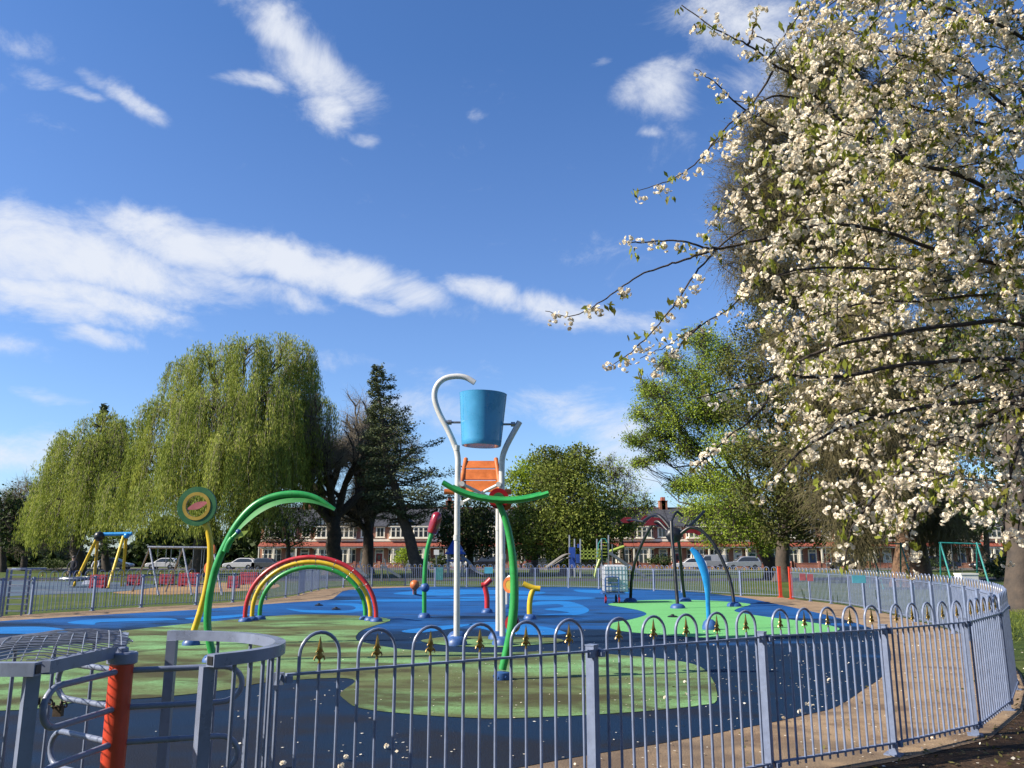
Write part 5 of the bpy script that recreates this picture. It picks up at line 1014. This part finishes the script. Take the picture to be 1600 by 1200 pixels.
lobe_tree('young_tree', 'small spreading tree with thin yellow green leaves below the oak', 'tree', at(452, 886, 68), 68, at(450, 830, 68), .22, [(445, 800, 34, 0), (420, 815, 26, 0), (470, 812, 26, 1), (490, 825, 18, 1), (425, 840, 20, -1), (462, 840, 24, -1)], M['olive'], M['barkdark'], .17, .22, twig=1.2, clump=.3)
def bush(name, label, u, v0, v1, w, Y, m, leaf=.2, dens=.8):
    c = at(u, (v0+v1)/2, Y); p = (c.x, Y, 0); t = thing(name, label, 'bush', p); hw = w/2*mpp(Y); h = (v1-v0)/2*mpp(Y); n = int(500*dens); d = unit(n); cl = unit(26)*rng.uniform(.4, 1, (26, 1)); k = rng.integers(0, 26, n*3)
    l = NB(); l.leaves(A3(c)+cl[k]*np.array([hw*.85, hw*.6, h*.85])+rng.normal(0, .2, (n*3, 3))*np.array([hw, hw, h]), leaf, .6); l.build('foliage', m, t)
    s = NB(); S = np.tile(np.array([c.x, Y, 0.0]), (30, 1))+rng.normal(0, .15, (30, 3))*np.array([1, 1, 0]); s.twigs(S, A3(c)+cl[rng.integers(0, 26, 30)]*np.array([hw, hw*.6, h])*.8, .02); s.build('stems', M['twigdark'], t)
bush('yellow_bush', 'yellow green rounded bush behind the leaning cedar trunk', 634, 856, 884, 44, 98, M['lime']); bush('garden_bush', 'dark clipped bush right of the yellow bush', 688, 868, 886, 30, 99, M['darkleaf']); bush('garden_bush', 'small dark bush in the garden left of the house door', 1032, 866, 884, 40, 100, M['darkleaf'])
bush('garden_bush', 'dark hedge clump under the willow at far left', 90, 872, 890, 70, 95, M['darkleaf']); bush('garden_bush', 'low dark shrubs behind the grey swing frame', 300, 870, 888, 80, 96, M['darkleaf']); bush('garden_bush', 'shrub in shade beside the storage box', 1440, 870, 890, 90, 92, M['darkleaf']); bush('garden_bush', 'low shrub at the right edge behind the fence', 1560, 868, 905, 70, 60, M['darkleaf'])
# cedar / pine
def conifer(name, label, base, top, r0, prof, nb_, leafm, barkm, leaf=.3, droop=.15, seed=1, side=None, per=120, bend=0.0):
    base = Vector((base[0], base[1], 0)); t = thing(name, label, 'tree', base); nb = NB(); b0, tp = A3(base), A3(top); P = curve(b0, tp, (bend, 0, 0), 12, .006); r = np.linspace(r0, r0*.12, 12); r[0] *= 1.4; nb.tube(P, r, 12); nb.build('trunk', barkm, t, smooth=True); br = NB(); lf = NB(); br.tube(P, r*.5, 6)
    for k in range(nb_):
        f = prof[0][0]+(.995-prof[0][0])*(k+rng.uniform(0, 1))/nb_; L_ = np.interp(f, [a for a, b in prof], [b for a, b in prof])*rng.uniform(.55, 1.1); i = f*11; j = min(int(i), 10); s = P[j]+(P[j+1]-P[j])*(i-j)
        a = k*2.4+rng.uniform(-.4, .4)
        if side is not None: L_ *= 1+side*math.cos(a)
        d = np.array([math.cos(a), math.sin(a), 0]); e = s+d*L_+np.array([0, 0, L_*rng.uniform(-.12, .22)]); Q = curve(s, e, (0, 0, -droop*L_*.4), 6, .03); br.tube(Q, np.linspace(max(.03, r0*.16*(1.1-f)+.02), .015, 6), 4)
        n = int(per*(.25+L_/4)); g = rng.uniform(.25, 1.03, n)**.8; pos = np.stack([np.interp(g, np.linspace(0, 1, 6), Q[:, c]) for c in range(3)], -1); perp = np.array([-d[1], d[0], 0]); wv = L_*.26*(1.1-g*.6)
        pos += perp*(rng.normal(0, 1, n)*wv)[:, None]+rng.normal(0, .09, (n, 3)); pos[:, 2] += rng.normal(.08, .10, n); lf.leaves(pos, leaf, .45, flat=.6)
    br.build('branches', barkm, t); lf.build('crown', leafm, t); return t
rng = np.random.default_rng(5)
conifer('cedar', 'tall irregular cedar with flat dark tiers and a leaning trunk', at(660, 893, 70), at(588, 572, 70), .55, [(.24, 2.4), (.32, 4.7), (.43, 4.7), (.55, 3.9), (.66, 2.9), (.78, 2.1), (.88, 1.5), (.95, 1.0), (1.0, .3)], 120, M['cedar'], M['bark'], .22, side=.34, per=260, bend=-.7)
conifer('fir', 'dark pointed conifer top rising behind the low willow', at(168, 882, 92), at(163, 632, 92), .4, [(.1, 3), (.5, 2.6), (.8, 1.6), (.93, 1.0), (1, .3)], 70, M['cedar'], M['barkdark'], .45, per=120)
# mid trees
lobe_tree('round_tree', 'dark green round tree directly behind the left white pole', 'tree', at(735, 884, 84), 84, at(735, 830, 84), .4, [(735, 800, 30, 0), (712, 815, 26, 0), (756, 812, 28, 1), (730, 835, 34, -2), (760, 838, 24, 0), (705, 842, 24, 0), (748, 855, 26, -1), (718, 858, 22, -1), (690, 812, 14, 2)], M['darkleaf'], M['barkdark'], .3, 2.0, limb=.22)
lobe_tree('lime_tree', 'bright green domed tree peeking out behind the big olive tree', 'tree', at(835, 884, 88), 88, at(838, 800, 88), .4, [(838, 738, 30, 0), (815, 752, 25, 0), (858, 742, 26, 1), (812, 778, 24, 0), (842, 768, 30, -1)], M['lime'], M['bark'], .32, 2.4, limb=.2, clump=.26)
lobe_tree('olive_tree', 'broad olive green tree with wide rounded crown, centre right', 'tree', at(885, 886, 76), 76, at(885, 810, 76), .6, [(890, 735, 38, 0), (868, 755, 38, -1), (915, 748, 34, 0), (850, 790, 38, -2), (892, 785, 44, -3), (930, 790, 38, -1), (835, 825, 36, -2), (875, 828, 42, -4), (918, 830, 42, -3), (955, 820, 34, 0), (812, 812, 26, -1), (805, 845, 24, -1), (850, 852, 30, -3), (900, 852, 30, -4), (940, 852, 28, -2), (905, 712, 22, 1), (825, 862, 22, -3), (875, 866, 24, -4), (920, 866, 22, -4), (855, 720, 26, 1)], M['olive'], M['bark'], .25, 2.4, clump=.24, limb=.22, shell=.65)
lobe_tree('thin_tree', 'thin half-bare tree between the olive tree and the sky gap', 'tree', at(975, 886, 86), 86, at(965, 800, 86), .3, [(958, 730, 22, 0), (945, 750, 22, 0), (975, 748, 24, 0), (990, 775, 24, -1), (965, 785, 26, -1), (1000, 800, 24, -1), (985, 820, 28, -2), (1012, 790, 12, 0)], M['elm'], M['bark'], .2, .22, twig=2.2, clump=.3)
lobe_tree('elm_tree', 'fresh green tree reaching left from beside the tall conifer mass', 'tree', at(1208, 893, 62), 62, at(1170, 760, 62), .55, [(1035, 622, 30, 0, .85), (1010, 648, 24, 0, .9), (997, 688, 22, 0, .8), (1055, 655, 34, -1, .85), (1085, 600, 36, 0, .9), (1050, 570, 24, 1, .9), (1032, 680, 26, 1, .8), (1100, 650, 34, 1, .9), (1015, 612, 20, 1, .9), (1120, 560, 36, 1), (1095, 530, 26, 1), (1028, 712, 22, 0, .7), (1078, 700, 30, 0, .8), (1120, 640, 44, 0), (1145, 700, 40, -2), (1110, 755, 36, -1, .7), (1070, 760, 26, 0, .6), (1140, 790, 40, -3), (1095, 800, 30, -1, .7), (1165, 830, 36, -3), (1120, 838, 28, -2), (1000, 725, 16, 0, .6), (1200, 850, 26, -3)], M['elm'], M['barkdark'], .155, 2.2, twig=1.6, clump=.33, shell=.4, limb=.18)
lobe_tree('yew_tree', 'dense dark olive evergreen mass with twin dark trunks left of the shaggy trunk', 'tree', at(1222, 896, 56), 56, at(1225, 780, 56), .52, [(1180, 520, 40, 1), (1165, 580, 44, 0), (1210, 560, 52, 0), (1190, 640, 56, -2), (1240, 640, 60, -2), (1190, 710, 50, -3), (1240, 720, 60, -4), (1200, 780, 48, -4), (1250, 790, 56, -4), (1280, 700, 60, -2), (1290, 780, 50, -2), (1225, 480, 44, 2), (1180, 460, 30, 3), (1220, 830, 36, -3), (1270, 835, 30, -3), (1290, 430, 50, 4), (1330, 520, 60, 4), (1280, 580, 60, 2), (1350, 640, 64, 4), (1400, 740, 60, 3), (1340, 740, 56, 2), (1420, 560, 60, 6), (1230, 400, 40, 4)], M['yewleaf'], M['barkdark'], .2, 1.5, clump=.22, limb=.25)
# tall bare redwood with drooping brown twigs behind the cherry
def shaggy(label, base, Y, top, r0, lobes, name='bare_redwood', ntw=26, bud=1.0):
    base = Vector((base[0], base[1], 0)); t = thing(name, label, 'tree', base); nb = NB(); P = trunk_mesh(nb, A3(base), A3(top), r0, r0*.08, 16, .004, 1.5, 16); nb.build('trunk', M['barkred'], t, smooth=True); br = NB(); tw = NB(); lf = NB()
    zs = P[:, 2]
    for (u, v, rp, dy, sag) in lobes:
        c = A3(at(u, v, Y+dy)); r = rp*mpp(Y+dy); zt = max(4.0, c[2]-abs(c[0]-P[8, 0])*.35-1); s = np.array([np.interp(zt, zs, P[:, k]) for k in range(3)]); Q = curve(s, c, (0, 0, .3), 8, .03); br.tube(Q, np.linspace(.24, .05, 8), 6)
        n = int(8+rp*.34); tips = c+unit(n)*r*rng.uniform(.4, 1.0, (n, 1))
        for q in tips:
            Z = curve(Q[rng.integers(3, 8)], q, (0, 0, .12*r), 5, .06); br.tube(Z, np.linspace(.045, .014, 5), 3); m = ntw; g = rng.integers(1, 5, m); S = Z[g]+(Z[g-1]-Z[g])*rng.random((m, 1)); D = rng.normal(0, .7, (m, 3))+(q-c)/r*.5; D[:, 2] -= sag; D /= np.linalg.norm(D, axis=1)[:, None]; E = S+D*rng.uniform(.5, 1.7, (m, 1)); tw.twigs(S, E, .013, .08)
            S2 = np.repeat(S+(E-S)*.6, 2, 0); D2 = np.repeat(D, 2, 0)+rng.normal(0, .5, (2*m, 3)); D2[:, 2] -= sag*.5; E2 = S2+D2*rng.uniform(.25, .8, (2*m, 1)); tw.twigs(S2, E2, .010, .05)
            k = int(bud*10); 
            if k: lf.leaves(E2[rng.integers(0, 2*m, k)]+rng.normal(0, .04, (k, 3)), .12, .5, droop=.6)
    br.build('branches', M['bark'], t); tw.build('twigs', M['twig'], t); lf.build('crown', M['brownleaf'], t); return t
Yr2 = 47
L_up = [(1150, 300, 44, -1, .15), (1185, 215, 40, -1, .1), (1235, 100, 36, 0, 0), (1145, 390, 40, -2, .3), (1200, 300, 56, 2, .2), (1250, 340, 60, 2, .2), (1290, 240, 60, 2, .1), (1290, 90, 46, 0, .0), (1250, 130, 46, 0, .0), (1330, 110, 50, 1, 0), (1210, 190, 50, 0, .1), (1270, 190, 56, -1, 0), (1340, 190, 60, 0, 0), (1170, 260, 46, 0, .1), (1230, 270, 56, -1, .1), (1300, 280, 60, -1, .1), (1380, 260, 60, 0, .1), (1150, 340, 40, 0, .2), (1200, 350, 56, -1, .2), (1280, 360, 60, -2, .2), (1360, 350, 60, -1, .2), (1440, 330, 60, 0, .2), (1400, 150, 54, 1, 0), (1460, 220, 54, 1, .1), (1500, 330, 54, 1, .2)]
L_lo = [(1170, 430, 46, 0, .4), (1230, 440, 56, -2, .4), (1310, 440, 64, -3, .5), (1390, 430, 64, -2, .5), (1470, 430, 60, 0, .5), (1240, 530, 60, -3, .6), (1320, 520, 66, -4, .7), (1400, 520, 66, -4, .7), (1480, 520, 60, -1, .6), (1280, 610, 66, -4, .8), (1360, 600, 66, -5, .8), (1440, 610, 66, -4, .8), (1290, 690, 66, -4, .9), (1370, 690, 70, -5, 1.0), (1460, 690, 66, -3, .9), (1310, 770, 60, -4, 1.0), (1380, 775, 56, -5, 1.0), (1490, 770, 64, -2, 1.0), (1330, 825, 40, -4, 1.0), (1520, 640, 56, 0, .8), (1480, 825, 50, -2, 1.0), (1540, 540, 56, 2, .6)]
shaggy('very tall bare tree with drooping brown twigs and broad shaggy trunk', at(1424, 905, Yr2), Yr2, at(1330, 45, Yr2), .80, L_up+L_lo, ntw=32, bud=3.2)
lobe_tree('dark_tree', 'dark evergreen tree with thick trunk at the right frame edge beyond the fence', 'tree', at(1592, 905, 26), 26, at(1585, 600, 27), .42, [(1600, 480, 90, 2), (1560, 560, 80, 3), (1610, 620, 90, 2), (1560, 690, 70, 4), (1620, 730, 80, 3), (1530, 780, 46, 6), (1590, 800, 50, 4)], M['darkleaf'], M['barkdark'], .13, .9, clump=.2)
for i, (u, vt, Yt_, w) in enumerate(((1345, 740, 92, 60), (1440, 730, 96, 70), (1540, 720, 90, 80), (1640, 740, 95, 90))):
    lobe_tree('background_tree', ['shaded tree behind the left teal swing', 'shaded tree behind the shaggy trunk', 'shaded tree behind the right teal swing', 'shaded tree beyond the right frame edge'][i], 'tree', at(u, 884, Yt_), Yt_, at(u, 830, Yt_), .4, [(u, vt+40, w*.6, 0), (u-w*.4, vt+70, w*.45, 0), (u+w*.4, vt+70, w*.45, 1), (u, vt+90, w*.5, -1), (u-w*.3, vt+110, w*.3, -1)], M['darkleaf'], M['barkdark'], .4, .7)
# ------------------------------------------------------------------ foreground cherry
cb = Vector((8.8, 8.6, 0)); ch = thing('cherry_tree', 'white blossoming cherry tree with branches hanging in from the right', 'tree', cb)
nb = NB(); TP = trunk_mesh(nb, A3(cb), np.array([8.3, 8.3, 2.4]), .26, .2, 8, .015, 1.4, 16); nb.build('trunk', M['cherrybark'], ch, smooth=True)
LIMBS = [  # photo-traced limbs: (u, v, depth)
 [(1620, 215, 7.3), (1600, 190, 7.2), (1535, 137, 7), (1480, 105, 6.8), (1400, 85, 6.7), (1330, 70, 6.6), (1290, 62, 6.5)],
 [(1660, 350, 7.4), (1500, 275, 7), (1440, 258, 6.8), (1345, 215, 6.6), (1305, 180, 6.5), (1240, 120, 6.4), (1212, 102, 6.4), (1168, 70, 6.3), (1118, 46, 6.3), (1065, 8, 6.3)],
 [(1440, 258, 6.8), (1360, 216, 6.7), (1300, 220, 6.6), (1210, 260, 6.5), (1150, 305, 6.4), (1105, 358, 6.3)],
 [(1300, 181, 6.5), (1220, 150, 6.45), (1150, 185, 6.4), (1092, 250, 6.3), (1045, 283, 6.3), (996, 298, 6.3)], [(1240, 215, 6.5), (1165, 172, 6.4), (1120, 132, 6.3), (1086, 108, 6.3)], [(1212, 102, 6.4), (1165, 180, 6.35), (1110, 230, 6.3)],
 [(1237, 118, 6.4), (1245, 70, 6.4), (1270, 30, 6.4), (1300, 2, 6.4)], [(1168, 70, 6.3), (1178, 40, 6.3), (1186, 6, 6.3)],
 [(1700, 440, 7.6), (1500, 400, 7.1), (1380, 362, 6.8), (1290, 350, 6.7), (1200, 372, 6.6), (1125, 388, 6.5), (1100, 386, 6.5), (1060, 376, 6.5), (1010, 378, 6.45), (976, 378, 6.4)],
 [(1125, 388, 6.5), (1085, 400, 6.45), (1050, 412, 6.4), (1005, 428, 6.4), (960, 456, 6.4), (922, 482, 6.4), (888, 495, 6.4), (852, 486, 6.4)],
 [(1300, 340, 6.7), (1180, 350, 6.6), (1108, 402, 6.5), (1068, 456, 6.4), (1035, 500, 6.4), (1000, 538, 6.4), (972, 560, 6.4), (948, 578, 6.4)],
 [(1400, 420, 6.9), (1260, 420, 6.7), (1180, 445, 6.6), (1140, 482, 6.5), (1095, 508, 6.45), (1050, 536, 6.4), (1000, 560, 6.4)], [(1095, 508, 6.45), (1052, 550, 6.4), (1016, 585, 6.4)],
 [(1560, 500, 7.1), (1400, 520, 6.9), (1280, 550, 6.7), (1210, 590, 6.6), (1150, 606, 6.5), (1088, 622, 6.4)],
 [(1560, 560, 7.2), (1420, 570, 6.9), (1300, 590, 6.7), (1220, 590, 6.6), (1190, 640, 6.6), (1130, 690, 6.5), (1075, 742, 6.5)],
 [(1600, 620, 7.2), (1420, 640, 6.9), (1300, 675, 6.7), (1230, 725, 6.6), (1178, 778, 6.6)], [(1600, 640, 7.2), (1450, 700, 6.9), (1370, 775, 6.7), (1330, 830, 6.6), (1318, 895, 6.6)], [(1620, 600, 7.1), (1500, 690, 6.9), (1430, 800, 6.7), (1420, 905, 6.6)], [(1640, 600, 6.9), (1590, 700, 6.7), (1570, 800, 6.6), (1568, 870, 6.6)],
 [(1700, 150, 7.3), (1600, 60, 7), (1500, 20, 6.8), (1400, -10, 6.7), (1290, -15, 6.6)], [(1760, 100, 7.4), (1620, -40, 7), (1500, -90, 6.8), (1380, -110, 6.7)], [(1700, 240, 7.6), (1560, 200, 7.4), (1440, 170, 7.2), (1340, 140, 7.1), (1280, 150, 7.0)],
 [(1720, 380, 7.8), (1560, 330, 7.6), (1450, 320, 7.4), (1340, 290, 7.2), (1240, 330, 7.0)], [(1720, 480, 7.8), (1580, 460, 7.5), (1440, 470, 7.3), (1320, 480, 7.1), (1230, 520, 7.0)], [(1700, 560, 7.8), (1560, 580, 7.5), (1440, 620, 7.3), (1340, 640, 7.1), (1260, 690, 7.0)],
 [(1700, 300, 7.9), (1580, 270, 7.8), (1480, 260, 7.6), (1380, 280, 7.4)], [(1760, 420, 8.4), (1640, 400, 8.2), (1520, 430, 8), (1400, 450, 7.8)], [(1760, 520, 8.3), (1640, 540, 8.1), (1530, 600, 7.9), (1450, 660, 7.7)], [(1700, 120, 7.8), (1600, 130, 7.6), (1500, 150, 7.5), (1420, 200, 7.4)], [(1700, 60, 7.7), (1580, 30, 7.6), (1470, 50, 7.4), (1400, 110, 7.3)], [(1720, 640, 7.2), (1640, 720, 7), (1600, 780, 6.9), (1590, 850, 6.8)]]
br = NB(); BL = []; LFp = []; fork = TP[-1]
def cherry_clusters(P, f0, f1, gap, jit=.03):
    d = np.r_[0, np.cumsum(np.linalg.norm(np.diff(P, axis=0), axis=1))]; L_ = d[-1]; s = L_*f0
    while s < L_*f1:
        q = np.array([np.interp(s, d, P[:, c]) for c in range(3)]); BL.append(q+rng.normal(0, jit, 3)-np.array([0, 0, .03])); s += gap*rng.uniform(.5, 1.6)
        if rng.random() < .62: LFp.append(q+rng.normal(0, .04, 3))
LP_ = []
for li, lm in enumerate(LIMBS):
    P = np.array([A3(at(*p)) for p in lm]); Q = np.array([A3(v) for v in spline([Vector(p) for p in P], 6)]); Q[1:-1] += rng.normal(0, .004, (len(Q)-2, 3)); big = lm[0][0] > 1540; r0 = .021 if big else .010
    rr = r0*(1-np.linspace(0, 1, len(Q))**.8*.86)+.0015; br.tube(Q, rr, 7)
    if big: J_ = curve(fork+rng.normal(0, .08, 3), Q[0], (0, 0, .25), 7, .02); br.tube(J_, np.linspace(.07, r0, 7), 8)
    LP_.append(Q)
    left = lm[-1][0] < 1130
    cherry_clusters(Q, .55 if left else .35, 1.0, .10 if left else .085)
def proj(p):
    x, y, z = p[0], p[1], p[2]-CAMZ; dep = y*math.cos(PIT)+z*math.sin(PIT); uu = 800+FPX*x/dep; vv = 600-FPX*(z*math.cos(PIT)-y*math.sin(PIT))/dep; return uu, vv
def edge(v): return np.interp(v, [-100, 0, 60, 120, 200, 260, 330, 400, 470, 560, 640, 700, 760, 830, 900], [1270, 1260, 1270, 1240, 1180, 1150, 1140, 1110, 1150, 1190, 1180, 1200, 1250, 1300, 1330])
def lower(u): return np.interp(u, [1150, 1250, 1310, 1360, 1420, 1480, 1540, 1600, 1700], [640, 770, 870, 850, 880, 790, 840, 880, 900])
made = 0; tries = 0
occ = {}
while made < 470 and tries < 14000:
    tries += 1; Q = LP_[rng.integers(len(LP_))]; i = rng.integers(2, len(Q)-1); s = Q[i]; u, v = proj(s)
    if u < 1120 or u > 1950: continue
    d = np.array([-.55, -.05, -.25])+rng.normal(0, .6, 3)*np.array([1, 1, .8]); d /= np.linalg.norm(d); L_ = rng.uniform(.35, 1.15); P = curve(s, s+d*L_, (0, 0, .08*L_), 6, .03); P[3:, 2] -= np.array([.02, .06, .12])*L_; ue, ve = proj(P[-1])
    if ue < edge(ve)+rng.exponential(26)-12 or ve > lower(ue) or P[-1][1] < 4.6: continue
    um, vm = proj(P[3]); cell = (int(um//45), int(vm//45))
    if occ.get(cell, 0) >= (1 if um < 1240 else 2 if um < 1400 else 3): continue
    occ[cell] = occ.get(cell, 0)+1; br.tube(P, np.linspace(.007, .0025, 6), 4)
    if L_ > .7 and len(LP_) < 420: LP_.append(P)
    dark = 1.0 if v < 560 else .72; cherry_clusters(P, .15, 1.0, .098/dark, .05); made += 1
br.build('branches', M['cherrybark'], ch, smooth=True)
BL = np.array(BL); print('cherry clusters', len(BL), 'twigs', made)
# one double flower: two rings of cupped petals
TV = []; TF = []
for ring, (npt, r, lift, tilt) in enumerate(((6, .021, .002, .35), (5, .013, .006, 1.0))):
    for k in range(npt):
        a = 2*PI*(k+.5*ring)/npt; ca, sa = math.cos(a), math.sin(a); w = r*.62; b0 = len(TV)
        for (f, s, h) in ((.12, 0, 0), (.65, -w, .5), (1.0, 0, 1.0), (.65, w, .5)): x = f*r*math.cos(tilt*.6); TV.append((x*ca-s*sa, x*sa+s*ca, lift+h*r*math.sin(tilt)))
        TF.append((b0, b0+1, b0+2, b0+3))
nf = rng.integers(6, 11, len(BL)); ci = np.repeat(np.arange(len(BL)), nf); D = unit(len(ci)); D[:, 2] -= .25; C = BL[ci]+D*rng.uniform(.020, .052, (len(ci), 1))*np.array([1.15, 1, .9])
bl = NB(); bl.inst(TV, TF, C, rotmats(D+rng.normal(0, .3, D.shape)), rng.uniform(.72, 1.12, len(ci))); bl.build('blossom', M['petal'], ch)
LFp = np.array(LFp); k = 5; LC = np.repeat(LFp, k, 0)+rng.normal(0, .022, (len(LFp)*k, 3)); LC[:, 2] -= .03; lf = NB(); lf.leaves(LC, .075, .42, droop=.8); lf.build('leaves', M['cherryleaf'], ch)
# unseen trees added behind the camera to block sky light from the near railing
for i, (x, y, h, w) in enumerate(((-9, -9, 11, 5.5), (0, -11, 12, 6), (9, -9, 11, 5.5))):
    b0 = Vector((x, y, 0)); t = thing('park_tree', ['leafy tree behind the camera, to the left', 'leafy tree directly behind the camera', 'leafy tree behind the camera, to the right'][i], 'tree', b0); tk = NB(); P = trunk_mesh(tk, A3(b0), A3(b0)+np.array([.3, 0, h*.6]), .35, .15); tk.build('trunk', M['barkdark'], t, smooth=True)
    cc = A3(b0)+np.array([0, 0, h*.55]); d = unit(260); cl = cc+d*np.array([w, w*.8, h*.42])*rng.uniform(.5, 1, (260, 1)); br = NB()
    for q in cl[:40]: br.tube(curve(P[rng.integers(4, 9)], q, (0, 0, .2), 5, .04), np.linspace(.09, .02, 5), 4)
    br.build('branches', M['barkdark'], t); lf = NB(); lf.leaves(cl[rng.integers(0, 260, 14000)]+rng.normal(0, .55, (14000, 3)), .34, .65); lf.build('crown', M['darkleaf'], t)
# dark wood and hedges far beyond the park on both sides
fw = NB(); n = 60000; X = np.where(rng.random(n) < .5, rng.uniform(-170, -39, n), rng.uniform(85, 230, n)); hh = 5+3*np.sin(X*.11)+2.2*np.sin(X*.31+1)+1.5*np.sin(X*.83); fw.leaves(np.stack([X, 135+rng.uniform(0, 10, n), np.abs(hh)*rng.random(n)**.7], -1), 1.1, .7); o = fw.build('far_wood', M['darkleaf']); o['kind'] = 'stuff'
# fallen petals and grit
pt = NB(); n = 5200; P = np.stack([rng.uniform(-3.5, 12, n), rng.uniform(4.3, 19, n), np.full(n, .016)], -1); keep = rng.random(n) < np.clip((P[:, 0]+4.5)/10, .08, 1)*np.clip(1.4-P[:, 1]/16, .15, 1); pt.leaves(P[keep], .028, .7, flat=.95); o = pt.build('fallen_petals', M['petal']); o['kind'] = 'stuff'
pt = NB(); n = 5000; P = np.stack([rng.uniform(1.5, 12, n), rng.uniform(3.2, 12, n), np.full(n, .01)], -1)
def inside(x, y):
    c = False; j = len(outer)-1
    for i in range(len(outer)):
        a, b = outer[i], outer[j]
        if (a.y > y) != (b.y > y) and x < (b.x-a.x)*(y-a.y)/(b.y-a.y)+a.x: c = not c
        j = i
    return c
P = np.array([p for p in P if not inside(p[0], p[1]) or rng.random() < .06]); pt.leaves(P, .05, .5, flat=.7); o = pt.build('bark_litter', M['brownleaf']); o['kind'] = 'stuff'
fb2 = NB(); cl = []
for u, v in ((442, 1194), (541, 1184), (533, 1197), (605, 1166), (1040, 1090), (1070, 1066), (1072, 1086), (1270, 1104), (1250, 1112), (1296, 1063), (1225, 1123), (1262, 1100)): cl.append(A3(gnd(u, v, .03)))
cl = np.array(cl); ci = np.repeat(np.arange(len(cl)), 4); D = unit(len(ci)); D[:, 2] = abs(D[:, 2]); fb2.inst(TV, TF, cl[ci]+D*.014, rotmats(D), rng.uniform(.7, 1.0, len(ci))); o = fb2.build('fallen_blossom', M['petal']); o['kind'] = 'stuff'
# short grass tufts at the far right edge and along the railing foot
g = NB(); n = 9000; a = np.stack([rng.uniform(8.6, 16, n), rng.uniform(11.5, 26, n)], -1); S = np.c_[a, np.zeros(n)]; S = S[(S[:, 0] > 9.2+np.interp(S[:, 1], [11.5, 14.5, 19, 26], [-.6, -.2, .9, 2.2]))]; g.leaves(S+np.array([0, 0, .05]), .14, .12, droop=-1.2); o = g.build('grass', M['olive']); o['kind'] = 'stuff'
print('objects', len(bpy.data.objects), 'faces', sum(len(o.data.polygons) for o in bpy.data.objects if o.type == 'MESH'))
